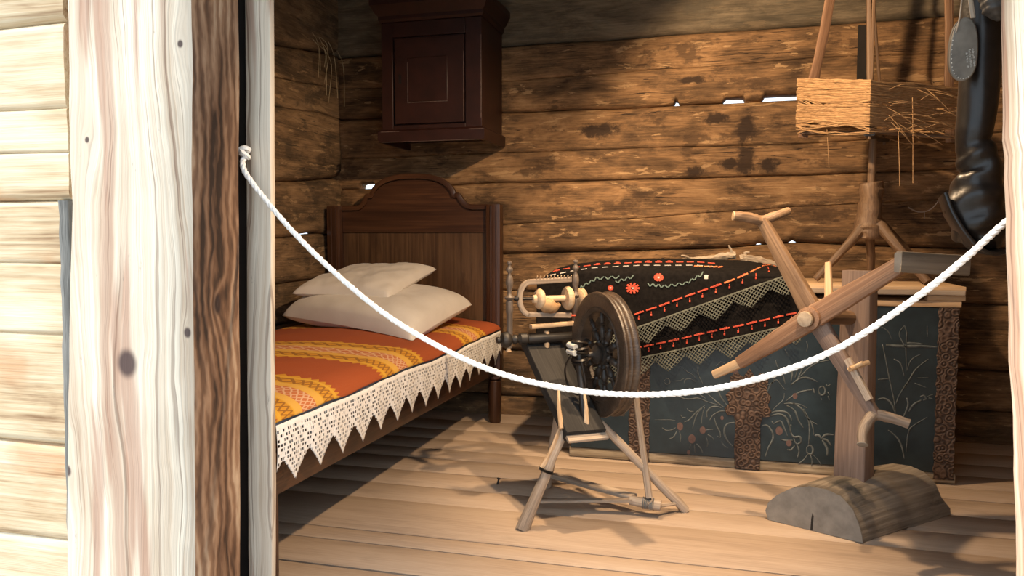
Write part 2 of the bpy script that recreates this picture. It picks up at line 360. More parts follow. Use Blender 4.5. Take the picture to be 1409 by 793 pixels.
def side_wood():
    g = G('shaded_brown_side'); v = g.attr(); x, y, z = g.sep(v)
    wav = g.noise(g.comb(x * 5, y * 5, z * 2.2), 1.6, 4, .6) * .10
    ky = y - 1.585; kz = (z - .84) * .55; kd = (ky * ky + kz * kz).sqrt(); kw = (kd / .035 * -1.0).exp()
    s = (y + x + wav + kw * .07) * 210
    r = (s + g.noise(g.comb(y * 30, 0, z * 6), 1.5, 3) * 6).sin() * .5 + .5
    big = g.noise(g.comb(x * 8, y * 8, z * 1.5), 1.6, 5)
    c = g.ramp(r * .16 + big * .85, [(.34, (.04, .024, .016)), (.47, (.14, .075, .043)), (.60, (.27, .16, .095)), (.78, (.50, .37, .25))])
    c = g.mix((1.0 - kd.sstep(.007, .019)) * .9, c, (.03, .02, .018))
    return g.out(c, .8, r, .35, .004, spec=.2)
M_SIDE = side_wood()

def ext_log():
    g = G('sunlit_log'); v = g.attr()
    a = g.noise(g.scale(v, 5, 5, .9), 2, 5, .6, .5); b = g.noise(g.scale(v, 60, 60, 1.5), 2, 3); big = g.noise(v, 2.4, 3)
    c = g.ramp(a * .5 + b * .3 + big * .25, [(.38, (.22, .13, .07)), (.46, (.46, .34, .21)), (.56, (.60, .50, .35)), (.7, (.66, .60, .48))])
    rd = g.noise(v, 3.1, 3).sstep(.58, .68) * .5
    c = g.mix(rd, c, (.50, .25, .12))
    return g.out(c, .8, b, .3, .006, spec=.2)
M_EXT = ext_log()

def blanket_mat():
    """woven bands across the bed: gc.z runs along the bed, gc.x across it"""
    g = G('rust_blanket_weave'); v = g.attr(); x, y, z = g.sep(v)
    c = g.mix(g.noise(g.scale(v, 160, 1, 160), 1, 2), (.30, .058, .010), (.40, .086, .017))
    d = None
    for b in (1.985, 2.66, 3.53): 
        e = (z - b).abs(); d = e if d is None else d.min(e)
    px = (x / .042).fract() - .5
    tri = px.abs() * 2
    xx = ((px.abs() * 2 - ((d - .118).abs() / .030)).abs()).lt(.30)
    edge = (tri * .026 + .168)
    yel = (.64, .34, .030); yel2 = (.58, .26, .018); mus = (.30, .12, .012)
    inb = d.lt(edge)
    c = g.mix(inb, c, yel2)
    c = g.mix(d.lt(.168), c, yel)
    zone = d.gt(.086) * d.lt(.150)
    c = g.mix(zone, c, yel2); c = g.mix(zone * xx, c, mus)
    c = g.mix(d.lt(.080), c, (.66, .36, .06))
    ctr = d.lt(.040)
    c = g.mix(ctr, c, (.50, .15, .045))
    p2 = ((x / .040).fract() - .5).abs() * 2; q2 = ((d / .040).fract() - .5).abs() * 2
    c = g.mix(ctr * ((p2 + q2 - .9).abs().lt(.28)) * .8, c, (.66, .42, .24))
    wv = g.noise(g.scale(v, 260, 1, 260), 1, 2)
    return g.out(c, .95, wv, .4, .003)
M_BLANKET = blanket_mat()

def lace_mat():
    """filet crochet: square mesh with filled cells. gc.x along the edge, gc.z = height below the band"""
    g = G('filet_crochet'); v = g.attr(); x, y, z = g.sep(v)
    c = .0125
    cx = (x / c).floor(); cz = (z / c).floor()
    fx = ((x / c).fract() - .5).abs(); fz = ((z / c).fract() - .5).abs()
    m = ((x / .14).fract() - .5).abs() * 14; n = (cz - 6).abs()
    w = g.white(g.comb(cx, cz, 0))
    mot = ((m + n) * .31 + .2).fract().lt(.36)
    solid = mot.max(w.lt(.10)).max(cz.lt(1))
    hole = fx.lt(.32) * fz.lt(.32) * (1.0 - solid)
    col = g.ramp(g.noise(v, 60, 3), [(.3, (.74, .71, .66)), (.7, (.84, .81, .77))])
    return g.out(col, .9, (fx.max(fz)), .4, .003, alpha=1.0 - hole)
M_LACE = lace_mat()
def net_mat():
    g = G('grey_green_netting'); v = g.attr(); x, y, z = g.sep(v)
    a = ((x + z) / .016).fract() - .5; b = ((x - z) / .016).fract() - .5
    th = a.abs().lt(.13).max(b.abs().lt(.13)).max(z.lt(.006))
    k = a.abs().lt(.2) * b.abs().lt(.2)
    col = g.ramp(g.noise(v, 90, 2), [(.3, (.06, .065, .052)), (.7, (.13, .135, .108))])
    return g.out(col, .9, k, .3, .003, alpha=th.max(k))
M_NET = net_mat()

# ------------------------------------------------------------------ the setting
def log_wall(m, x0, x1, rows, at, nx, slits=(), R=.032, amp=.006, seed=0, flat=False):
    """rows: boundaries (polyline of (s, z), groove radius, tint of the log above). at(s, z, d) places a point d behind the face."""
    for (lo, R0, t0), (hi, R1, t1) in zip(rows, rows[1:]):
        vs = []; gs = []; nv = 16
        ts = [0, .035, .08, .13, .19, .26, .34, .42, .5, .58, .66, .74, .81, .87, .92, .965, 1]
        for i in range(nx + 1):
            s = lerp(x0, x1, i / nx)
            za = interp(lo, s) + .006 * nz(s * 3.1, seed, 1); zb = interp(hi, s) + .006 * nz(s * 3.1, seed + 7.7, 1)
            za = interp(lo, s) + .007 * nz(s * 2.7, 3.3 * round(lo[0][1] * 10), 1); zb = interp(hi, s) + .007 * nz(s * 2.7, 3.3 * round(hi[0][1] * 10), 1)
            for (sa, sb, sz, gap) in slits:
                if sa - .006 < s < sb + .006 and abs(sz - interp(lo, s)) < .06: za += gap * min(1, max(0, (min(s - sa, sb - s) + .006) / .012))
            col = [(.10, za)]
            for t in ts:
                z = lerp(za, zb, t); e0 = z - za; e1 = zb - z
                d = 0
                if e0 < R0: d += R0 * 1.15 * (1 - math.sqrt(max(0, 1 - (1 - e0 / R0) ** 2)))
                if e1 < R1: d += R1 * 1.15 * (1 - math.sqrt(max(0, 1 - (1 - e1 / R1) ** 2)))
                d += amp * (nz(s * 1.6, z * 5, seed) + .6 * nz(s * 5, z * 14, seed + 3))
                col.append((d, z))
            col.append((.10, zb))
            for d, z in col: vs.append(at(s, z, d)); gs.append((z, d, s)) if not flat else gs.append((s, d, z))
        k = len(ts) + 2
        fs = [(i * k + j, i * k + j + 1, (i + 1) * k + j + 1, (i + 1) * k + j) for i in range(nx) for j in range(k - 1)]
        fs += [(i * k + k - 1, i * k, (i + 1) * k, (i + 1) * k + k - 1) for i in range(nx)]
        fs += [tuple(range(k)), tuple(nx * k + j for j in range(k))[::-1]]
        m.add(vs, fs, gs, t0)

# the back wall keeps true coordinates in gc: x = gc.x, z = gc.z (grain runs along x, so swap axes in the material through gc = (z, d, s))
def cst(z): return [(-3, z)]
BW = 4.19
rows = [(cst(-.05), .02, .15), ([(-1.15, .104), (1.2, .152)], .03, .15), ([(-1.15, .363), (1.2, .354)], .03, .1), ([(-1.15, .697), (1.2, .672)], .022, .0),
        ([(-1.19, .900), (.016, .939), (.37, .966), (.7, .953), (1.12, .940)], .042, 0), ([(-1.17, 1.062), (-.36, 1.095), (.364, 1.148), (1.08, 1.173)], .006, 0),
        ([(-2.1, 1.268), (-1.15, 1.293), (.36, 1.301), (1.08, 1.321)], .022, 0), ([(-2.1, 1.454), (.36, 1.460), (1.07, 1.482)], .008, 0),
        ([(-2.1, 1.676), (-.25, 1.674), (.386, 1.680), (1.07, 1.701)], .034, 0), ([(-1.2, 1.845), (-.2, 1.862), (.4, 1.875), (1.1, 1.865)], .004, 0), ([(-2.1, 2.03), (1.05, 2.04)], .030, .8), (cst(2.40), .03, .8)]
slits = [(-.262, -.240, 1.675, .026), (-.012, .088, 1.676, .026), (.182, .40, 1.68, .027), (.328, .348, .965, .012), (.165, .182, .950, .007), (-2.05, -1.95, 1.268, .030), (.84, .95, 1.69, .026)]
m = M(False)
log_wall(m, -2.30, 2.15, rows, lambda s, z, d: Vector((s, BW + d, z)), 420, slits, seed=2)
# gc is (z, d, s); the stain positions need x in gc.x and z in gc.z -> handled by swapping in the material
struct('wall_back', m, M_LOG, sharp=60)
m = M(False)
rowsL = [(cst(-.05), .02, .3), (cst(.30), .03, .3), (cst(.545), .03, .3), ([(3.387, .751), (3.93, .758)], .02, .25), ([(3.427, .981), (3.96, 1.011)], .03, .25),
         ([(3.437, 1.255), (4.16, 1.334)], .05, .25), ([(3.48, 1.638), (3.96, 1.68)], .012, .3), ([(3.488, 1.783), (4.14, 1.846)], .012, .3), ([(3.46, 1.946), (4.18, 2.045)], .045, .4), (cst(2.40), .03, .4)]
log_wall(m, 1.50, 4.30, rowsL, lambda s, z, d: Vector((-2.165 - d, s, z)), 150, [(3.70, 3.97, 1.008, .010)], seed=11, amp=.012)
struct('wall_left', m, M_LOG, sharp=60)
m = M(False)
log_wall(m, 1.50, 4.40, [(cst(-.05 + .3 * i), .03, .3) for i in range(9)], lambda s, z, d: Vector((1.95 + d, s, z)), 60, seed=21)
struct('wall_right', m, M_LOG, sharp=60)

# floor boards along x
m = M()
ys = [1.42, 1.68, 1.92, 2.113, 2.30, 2.397, 2.71, 2.895, 3.08, 3.275, 3.43, 3.612, 3.80, 4.0, 4.42]
for i, (a, b) in enumerate(zip(ys, ys[1:])):
    g = .0055 if i not in (4, 7) else .002
    dz = random.uniform(-.003, 0)
    n = 40
    vs = []; gs = []
    for k in range(n + 1):
        x = lerp(-2.6, 2.4, k / n); w0 = a + g + .006 * nz(x * .9, i * 3.1); w1 = b - g + .006 * nz(x * .9, (i + 1) * 3.1)
        for y, z in ((w0, -.06), (w0, dz - .004), (w0 + .006, dz), (lerp(w0, w1, .5), dz + .0015), (w1 - .006, dz), (w1, dz - .004), (w1, -.06)):
            vs.append((x, y, z)); gs.append((y, z, x))
    fs = [(k * 7 + j, k * 7 + (j + 1) % 7, (k + 1) * 7 + (j + 1) % 7, (k + 1) * 7 + j) for k in range(n) for j in range(7)]
    m.add(vs, fs, gs)
m.box((-2.6, 1.42, -.12), (2.4, 4.4, -.062))
struct('floor', m, M_FLOOR)
m = M()
for i in range(12):
    m.box((-2.6 + .42 * i, 1.4, 2.38 + .004 * (i % 2)), (-2.185 + .42 * i, 4.5, 2.42), 1)
struct('ceiling', m, M_ROOF)

# front wall: logs left of the post, lintel, right part
m = M()
rf = [(cst(-.5), .01, 0), (cst(-.1), .01, 0), (cst(.24), .008, 0), (cst(.48), .016, 0), (cst(.76), .006, 0), (cst(.93), .005, 0), (cst(1.088), .020, 0), (cst(1.205), .006, 0), (cst(1.308), .006, 0), (cst(1.51), .018, 0), (cst(1.9), .02, 0), (cst(2.4), .02, 0)]
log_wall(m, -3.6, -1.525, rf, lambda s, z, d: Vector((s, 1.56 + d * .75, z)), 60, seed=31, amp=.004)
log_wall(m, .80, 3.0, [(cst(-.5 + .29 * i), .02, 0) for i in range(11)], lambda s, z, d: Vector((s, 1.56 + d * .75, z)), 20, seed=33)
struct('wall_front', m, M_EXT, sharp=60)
m = M(); m.beam((-1.6, 1.59, 2.12), (.95, 1.59, 2.12), .46, .2, rad=.02); struct('trim_1', m, M_POST)      # lintel over the opening
# dark strip where the logs meet the post
m = M(); m.beam((-1.556, 1.574, -.5), (-1.536, 1.574, 1.085), .036, .05, up=(0, 1, 0), n=40, wob=.22, rad=.01); struct('trim_2', m, M_ROT)
# the big left post: front face pale, right face brown with its shade put into the colour
def post_sec(z):
    xl = interp([(-.5, -1.56), (.178, -1.541), (.6, -1.515), (1.075, -1.483), (1.54, -1.478), (2.0, -1.47)], z) + .006 * nz(z * 3, 5)
    xr = interp([(-.5, -1.175), (.223, -1.156), (1.511, -1.127), (2.0, -1.118)], z) + .004 * nz(z * 4, 9)
    return xl, xr
m = M(False); zs = [lerp(-.5, 1.95, i / 70) for i in range(71)]; vs = []
prof = lambda xl, xr, z: [(xl, 1.67), (xl, 1.525), (xl + .02, 1.505), (lerp(xl, xr, .3), 1.5), (lerp(xl, xr, .65), 1.497), (xr - .014, 1.502), (xr - .004, 1.508)]
for z in zs:
    xl, xr = post_sec(z); e = .003 * nz(z * 9, 3); vs += [(x, y + e, z) for x, y in prof(xl, xr, z)]
k = 7
m.add(vs, [(i * k + j, i * k + j + 1, (i + 1) * k + j + 1, (i + 1) * k + j) for i in range(70) for j in range(k - 1)])
t3 = struct('trim_3', m, M_POST)
m = M(False); vs = []
for z in zs:
    xl, xr = post_sec(z); e = .003 * nz(z * 9, 3); w = .003 * nz(z * 14, 8)
    vs += [(xr - .004, 1.508 + e, z), (xr + .002 + w, 1.52 + e, z), (xr + .004 + w, 1.60, z), (xr + .002, 1.672, z), (xr - .05, 1.675, z), (xl, 1.67, z)]
k = 6
m.add(vs, [(i * k + j, i * k + j + 1, (i + 1) * k + j + 1, (i + 1) * k + j) for i in range(70) for j in range(k - 1)])
struct('trim_4', m, M_SIDE)
# jamb plank with a dark rebate behind it
m = M(False); m.beam((-1.150, 1.755, -.06), (-1.112, 1.755, 1.96), .070, .022, up=(0, 1, 0), n=24, rad=.004, wob=.05); struct('trim_5', m, M_POST)
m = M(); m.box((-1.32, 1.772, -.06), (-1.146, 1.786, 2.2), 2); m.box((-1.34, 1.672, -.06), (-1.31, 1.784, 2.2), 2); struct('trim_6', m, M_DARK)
# right post, hewn, its left face in the sun
m = M(False); vs = []
for z in zs:
    xb = interp([(-.5, .59), (.342, .553), (1.02, .507), (1.44, .484), (2.0, .46)], z) + .004 * nz(z * 7, 2) + .003 * nz(z * 31, 4)
    xf = xb + .012 * nz(z * 2, 6)
    vs += [(xf + .012, 1.50, z), (xf, 1.515, z), (xf - .002, 1.57, z), (xb, 1.655, z), (xb + .008, 1.685, z), (xb + .36, 1.69, z), (xb + .36, 1.50, z)]
k = 7
m.add(vs, [(i * k + j, i * k + (j + 1) % k, (i + 1) * k + (j + 1) % k, (i + 1) * k + j) for i in range(70) for j in range(k)])
struct('trim_7', m, M_POST)
m = M(); m.box((-30, -30, -.56), (30, 30, -.5)); struct('ground', m, M_GROUND)
m = M(); m.box((.612, 4.178, 1.715), (.655, 4.20, 2.018)); struct('trim_8', m, M_DARK)      # solid dark block painting in the shade of a joint between two wall logs
m = M(); m.prism([(-3.9, 1.27), (3.4, 1.27), (3.4, 1.80), (-3.9, 1.80)], (0, 0, 2.36), (1, 0, 0), (0, 1, 0), (0, 0, .05)); struct('roof_eave', m, M_ROOF)

# ------------------------------------------------------------------ bed
bed = thing('bed', (-1.65, 3.0, 0), 'dark walnut-stained wooden bed with an arched headboard against the log wall', 'bed')
HX0, HX1, HY = -2.135, -1.132, 4.0
def crest():
    pts = [(-2.06, 1.150), (-1.965, 1.150), (-1.935, 1.163), (-1.915, 1.190), (-1.905, 1.215), (-1.880, 1.215), (-1.868, 1.240), (-1.835, 1.275), (-1.785, 1.300), (-1.72, 1.315), (-1.635, 1.318), (-1.55, 1.314), (-1.49, 1.300), (-1.44, 1.273), (-1.408, 1.238), (-1.398, 1.213), (-1.375, 1.213), (-1.36, 1.190), (-1.335, 1.163), (-1.30, 1.150), (-1.205, 1.150)]
    return pts
cr = crest()
m = M(); m.prism([(-2.06, .42), (-1.205, .42)] + cr[::-1], (0, HY + .012, 0), (1, 0, 0), (0, 0, 1), (0, .022, 0), grain=1); hb = obj('headboard', m, M_PANEL, bed, bevel=.002)
m = M(); m.prism([(-2.06, 1.018), (-1.205, 1.018)] + [(x, z - .012) for x, z in cr[::-1]], (0, HY + .002, 0), (1, 0, 0), (0, 0, 1), (0, .0095, 0)); obj('top_rail', m, M_WALNUT, hb, bevel=.003)
m = M(); P = smooth_path([(x, HY + .004, z + .004) for x, z in cr], 3)
m.loft(P, [(-.030, -.012), (-.034, .0), (-.028, .010), (-.010, .013), (.004, .010), (.012, .014), (.016, .006), (.016, -.012)], up=(0, 0, 1)); obj('crest_moulding', m, M_WALNUT, hb)
for sx, x in ((-1, -2.098), (1, -1.172)):
    m = M(); m.beam((x, HY, .245), (x, HY, 1.165), .078, .07, up=(0, 1, 0), rad=.007)
    m.lathe([(.030, .0), (.033, .01), (.0365, .20), (.0365, .225), (.030, .232), (.040, .240), (.040, .250)], (x, HY, 0), (0, 0, 1), 20)
    p = obj('post', m, M_WALNUT, bed)
    m = M(); m.beam((x - .012, HY - .0365, .26), (x - .012, HY - .0365, 1.155), .010, .008, up=(0, 1, 0), rad=.003); m.beam((x + .018, HY - .0365, .26), (x + .018, HY - .0365, 1.155), .006, .007, up=(0, 1, 0), rad=.003)
    obj('bead', m, M_WALNUT, p)
for x in (-2.11, -1.178):
    m = M(); m.beam((x, 1.823, .375), (x, 3.965, .345), .028, .165, up=(0, 0, 1), rad=.006); obj('side_rail', m, M_WALNUT, bed)
m = M(); m.prism([(-2.13, .28), (-1.15, .28), (-1.15, .50), (-2.13, .50)], (0, 1.80, 0), (1, 0, 0), (0, 0, 1), (0, .022, 0)); obj('footboard', m, M_WALNUT, bed, bevel=.004)
for x in (-2.085, -1.205):
    m = M(); m.lathe([(.028, 0), (.034, .02), (.036, .2), (.036, .40)], (x, 1.862, 0), (0, 0, 1), 16); obj('leg', m, M_WALNUT, bed)

def side_z(y): return .505 + .010 * nz(y * 2.2, 4.4) + .006 * nz(y * 6, 1)
m = M(); m.prism([(-2.09, .31), (-1.20, .31), (-1.20, .46), (-1.27, .51), (-1.6, .53), (-2.0, .51), (-2.09, .47)], (0, 1.825, 0), (1, 0, 0), (0, 0, 1), (0, 2.13, 0)); obj('mattress', m, M_SHEET, bed, bevel=.02)
def top_z(x, y):
    t = (x + 2.1) / .95
    return .550 + .026 * math.sin(PI * min(1, max(0, t))) + .006 * nz(x * 4, y * 3) - .012 * max(0, (y - 3.2))
def blk(u, v):
    y = lerp(1.800, 3.955, u); sz = side_z(y)
    # across: from the wall side over the top and down the right side
    if v < .72:
        x = lerp(-2.105, -1.25, v / .72); z = top_z(x, y)
    else:
        t = (v - .72) / .28; ze = top_z(-1.25, y)
        x = lerp(-1.25, -1.130, math.sin(t * PI / 2) ** .9) + .004 * nz(y * 5, 2); z = ze - (ze - sz) * (1 - math.cos(t * PI / 2)) ** .95
    if v < .06: z -= .03 * (1 - v / .06)
    return Vector((x, y, z + .004 * nz(x * 7, y * 7, 3)))
def blkg(u, v):
    p = blk(u, v); s = v * 1.02
    return Vector((s + .01 * nz(p.y * 3, s * 3), 0, p.y + .030 * nz(s * 2.2, p.y * 1.5, 5) + .10 * (1 - v) * .6))
m = M(False); m.grid(blk, 170, 60, blkg); obj('blanket', m, M_BLANKET, None, solid=.006, label='rust-orange woven blanket with yellow patterned bands spread over the bed', cat='blanket')
# crochet edging hanging along the right side
def lace_fn(u, v):
    y = lerp(1.798, 3.945, u); top = side_z(y) - .006
    s = y / .14 - .02; fr = abs((s % 1) - .5) * 2           # 0 at the tip
    h = lerp(.172, .098, fr) if True else 0
    x = -1.1245 + .004 * math.sin(y * 45) * v + .004 * nz(y * 7, v) + .012 * v * (1 - v)
    return Vector((x, y, top - h * v))
m = M(False); m.grid(lace_fn, 15 * 24, 14, lambda u, v: Vector((lerp(1.798, 3.945, u) + .0028, 0, v * (lerp(.172, .098, abs(((lerp(1.798, 3.945, u) / .14 - .02) % 1) - .5) * 2)))))
sheet = thing('bed_sheet', (-1.6, 2.9, .53), 'blue-grey sheet with white pointed crochet edging hanging below the orange blanket', 'bed sheet')
obj('lace_edging', m, M_LACE, sheet, solid=.0015, label='white crochet edging with pointed teeth')
def sheet_fn(u, v):
    y = lerp(1.804, 3.95, u)
    if v < .7: x = lerp(-2.09, -1.25, v / .7); return Vector((x, y, top_z(x, y) - .0065))
    t = (v - .7) / .3; ze = top_z(-1.25, y); return Vector((lerp(-1.25, -1.136, math.sin(t * PI / 2)), y, ze - .0065 - (ze - side_z(y) + .012) * (1 - math.cos(t * PI / 2))))
m = M(); m.grid(sheet_fn, 60, 26); obj('cloth', m, M_SHEET, sheet, solid=.003)

def pillow(name, FL, FR, BR, BL, T, label, seed, floor=None):
    FL, FR, BR, BL = map(Vector, (FL, FR, BR, BL)); N = (FR - FL).cross(BL - FL).normalized()
    def fn(side):
        def f(u, v):
            a, b = u * 2 - 1, v * 2 - 1
            # pinched sides, pointed corners
            uu = .5 + a * .5 * (1 - .045 * (1 - b * b) * abs(a)); vv = .5 + b * .5 * (1 - .075 * (1 - a * a) * abs(b))
            p = FL.lerp(FR, uu).lerp(BL.lerp(BR, uu), vv)
            e = max(0, (1 - a ** 4)) * max(0, (1 - b ** 4))
            h = T * e ** .40
            edge = 1 - abs(a) ** 3 * abs(b) ** 3
            h += side * e ** .4 * .010 * nz(a * 3 + seed, b * 3, 1) + e ** .5 * .003 * nz(a * 9 + b * 5, b * 7 - a * 3, seed + 4) + e * .006 * math.sin((a - b) * 11 + 4 * nz(a * 2, b * 2, seed)) * max(0, (abs(a) ** 2 + abs(b) ** 2 - .5))
            q = p + N * h * (1.0 if side > 0 else -.45)
            if floor is not None:
                lim = floor(q.x, q.y)
                if q.z < lim: q.z = lim
            return q
        return f
    m = M(); m.grid(fn(1), 64, 48); m.grid(fn(-1), 64, 48)
    return obj(name, m, M_PIL, None, label=label, cat='pillow', group=None, sharp=80)
pf = lambda x, y: (top_z(x, y) + .006 if x < -1.25 else lerp(top_z(-1.25, y), .52, (x + 1.25) / .12) + .008)
pillow('pillow', (-2.055, 3.36, .615), (-1.24, 3.02, .565), (-1.215, 3.74, .655), (-1.98, 3.93, .69), .118, 'larger cream pillow lying directly on the orange blanket under the other', 1, pf)
pillow('pillow', (-2.0, 3.36, .722), (-1.47, 3.30, .715), (-1.445, 3.85, .825), (-1.96, 3.90, .80), .070, 'smaller cream pillow on top, leaning against the headboard', 5)

# ------------------------------------------------------------------ wall cabinet
cab = thing('wall_cabinet', (-1.45, 4.0, 1.49), 'dark oxblood-painted hanging cabinet with panelled door high on log wall', 'cabinet')
cx0, cx1, cy0, cy1, cz0, cz1 = -1.720, -1.180, 3.80, 4.175, 1.49, 2.20
m = M()
m.box((cx0, cy0 + .018, cz0 + .03), (cx1, cy1, cz1)); obj('body', m, M_CAB, cab, bevel=.004)
m = M()
for lo, hi in (((cx0, cz0 + .055), (cx0 + .062, 2.09)), ((cx1 - .085, cz0 + .055), (cx1, 2.09)), ((cx0 + .0625, 2.015), (cx1 - .0855, 2.09)), ((cx0 + .0625, cz0 + .055), (cx1 - .0855, cz0 + .078))):
    m.box((lo[0], cy0, lo[1]), (hi[0], cy0 + .017, hi[1]))
obj('front_frame', m, M_CAB, cab, bevel=.002)
m = M(); m.box((cx0 + .074, cy0 - .004, cz0 + .085), (cx1 - .092, cy0 + .014, 2.005)); dr = obj('door', m, M_CAB, cab, bevel=.002)
dx0, dx1, dz0, dz1 = cx0 + .074, cx1 - .092, cz0 + .085, 2.005
m = M(); a, b, c_, d_ = dx0 + .075, dx1 - .085, dz0 + .11, dz1 - .10
m.prism([(a, c_), (b, c_), (b, d_), (a, d_)], (0, cy0 - .0045, 0), (1, 0, 0), (0, 0, 1), (0, -.006, 0)); obj('raised_panel', m, M_CAB, dr, bevel=.004)
m = M()
m.box((a - .005, cy0 - .0085, c_ - .004), (a - .001, cy0 - .0045, d_ - .02)); m.box((a - .005, cy0 - .0085, c_ - .006), (b, cy0 - .0045, c_ - .002)); m.box((dx1 - .003, cy0 - .0065, dz0), (dx1 + .0005, cy0 - .003, dz1 - .08))
obj('worn_edge', m, M_CABE, dr, label='pale rubbed paint along door mouldings')
m = M(); m.box((dx0 + .022, cy0 - .006, dz0 + .205), (dx0 + .036, cy0 - .0035, dz0 + .25)); obj('keyhole_plate', m, M_IRONB, dr)
def moulding(pr, z0, name, mat=M_CAB):
    m = M()
    # mitred profile round front and right and left sides: (out, z)
    for (p, q) in zip(pr, pr[1:]): pass
    vs = []
    for (x, y, ox, oy) in ((cx0, cy1, -1, 0), (cx0, cy0, -1, -1), (cx1, cy0, 1, -1), (cx1, cy1, 1, 0)):
        for o_, z in pr: vs.append((x + ox * o_, y + oy * o_, z0 + z))
    k = len(pr)
    fs = [(i * k + j, i * k + (j + 1) % k, (i + 1) * k + (j + 1) % k, (i + 1) * k + j) for i in range(3) for j in range(k)] + [tuple(range(k)), tuple(3 * k + j for j in range(k))]
    m.add(vs, fs); return obj(name, m, mat, cab, sharp=30)
moulding([(-.002, 0), (.014, 0), (.018, .02), (.018, .055), (.010, .062), (.004, .066), (-.002, .066)], cz0 - .008, 'base_moulding')
moulding([(-.002, 0), (.004, .0), (.012, .012), (.012, .03), (.026, .045), (.040, .075), (.046, .08), (.046, .11), (-.002, .11)], 2.092, 'crown_moulding')
m = M(); m.box((cx1 - .006, cy0 - .0005, cz0 + .10), (cx1 - .0015, cy0 + .001, 2.0)); m.box((cx0 + .0, cy0 - .0195, cz0 + .0425), (cx0 + .10, cy0 - .0175, cz0 + .0475)); m.box((cx1 - .06, cy0 - .0195, cz0 + .0425), (cx1 + .015, cy0 - .0175, cz0 + .0475)); m.box((cx0, cy0 - .0155, cz0 - .0085), (cx1, cy0 - .0135, cz0 - .006))
obj('rubbed_corner', m, M_CABE, cab, label='pale rubbed paint on cabinet edges')

# ------------------------------------------------------------------ painted chest
CF = 3.45
chest = thing('chest', (.13, 3.7, 0), 'blue-black painted wooden chest with white flower scrolls and rusted iron bands', 'chest')
m = M(); m.box((-.655, CF, .045), (.905, 3.97, .715), 0); body = obj('body', m, M_CHEST, chest, bevel=.004)
m = M(); m.beam((-.66, CF + .270, .0225), (.915, CF + .270, .0225), .53, .045, up=(0, 0, 1), n=30, wob=.02, rad=.008); obj('plinth', m, M_BASEB, chest)
m = M(); m.beam((-.66, CF + .262, .7285), (.912, CF + .262, .7285), .535, .024, up=(0, 0, 1), n=24, wob=.03, rad=.003); obj('rim', m, M_LID, chest)
m = M(); m.beam((-.68, CF + .265, .783), (.925, CF + .265, .783), .545, .032, up=(0, 0, 1), n=24, wob=.012, rad=.004); lid = obj('lid', m, M_LID, chest)
m = M(); m.box((-.68, CF - .018, .764), (.922, CF - .0085, .786), 0); obj('lid_front_batten', m, M_GREYW, lid, bevel=.003)
def strap(poly, t=.006):
    m = M(); m.prism(poly, (0, CF - .0005, 0), (1, 0, 0), (0, 0, 1), (0, -t, 0), grain=1); return obj('iron_band', m, M_RUST, chest, bevel=.0015)
def wavy(x0, x1, z0, z1, n, a, ph=0):
    L = []; R = []
    for i in range(n + 1):
        z = lerp(z0, z1, i / n); L.append((x0 + a * math.sin(i * 1.9 + ph), z)); R.append((x1 + a * math.sin(i * 1.9 + ph + 2), z))
    return L + R[::-1]
strap(wavy(.832, .906, .02, .715, 40, .003))
strap(wavy(-.392, -.302, .005, .50, 24, .003))
strap([(.062, .004), (.165, .004), (.166, .10), (.163, .20), (.172, .232), (.200, .236), (.207, .262), (.192, .285), (.205, .320), (.188, .345), (.192, .40), (.16, .42), (.14, .40), (.115, .44), (.09, .40), (.065, .42), (.036, .40), (.04, .345), (.020, .32), (.034, .285), (.016, .262), (.026, .236), (.055, .232), (.062, .20), (.058, .10)][::-1])
def ribbons(strokes, y, mat, name, parent, w0=.0011):
    m = M()
    for w, pts in strokes:
        P = smooth_path([(x / 1000, y, z / 1000) for x, z in pts], 4); n = len(P)
        vs = []
        for i, p in enumerate(P):
            d = (P[min(i + 1, n - 1)] - P[max(i - 1, 0)]).normalized(); q = Vector((-d.z, 0, d.x)); t = i / (n - 1)
            r = w0 * w * .5 * (.35 + .9 * math.sin(PI * min(1, .12 + t * .8)))
            vs += [p + q * r, p - q * r]
        m.add(vs, [(2 * i, 2 * i + 1, 2 * i + 3, 2 * i + 2) for i in range(n - 1)])
    return obj(name, m, mat, parent, solid=.0006)
fl = ribbons(STROKES, CF - .0008, M_STROKE, 'painted_flower_pattern', chest)
m = M()
for x, z, r, c in BUDS + [(240, 178, 17, 'w'), (280, 128, 13, 'w'), (300, 330, 12, 'w'), (60, 415, 14, 'w')]:
    m.prism([(x / 1000 + r / 1000 * .85 * math.cos(2 * PI * j / 12), z / 1000 + r / 1000 * 1.1 * math.sin(2 * PI * j / 12)) for j in range(12)], (0, CF - .0004, 0), (1, 0, 0), (0, 0, 1), (0, -.0008, 0))
obj('painted_dot_pattern', m, M_BUD, chest)
m = M(); m.beam((.79, 3.475, .7532), (.925, 3.475, .7532), .06, .0225, up=(0, 0, 1), rad=.003); obj('wooden_block', m, M_LID, None, label='small bare wood block propping the right end of the chest lid', cat='block')

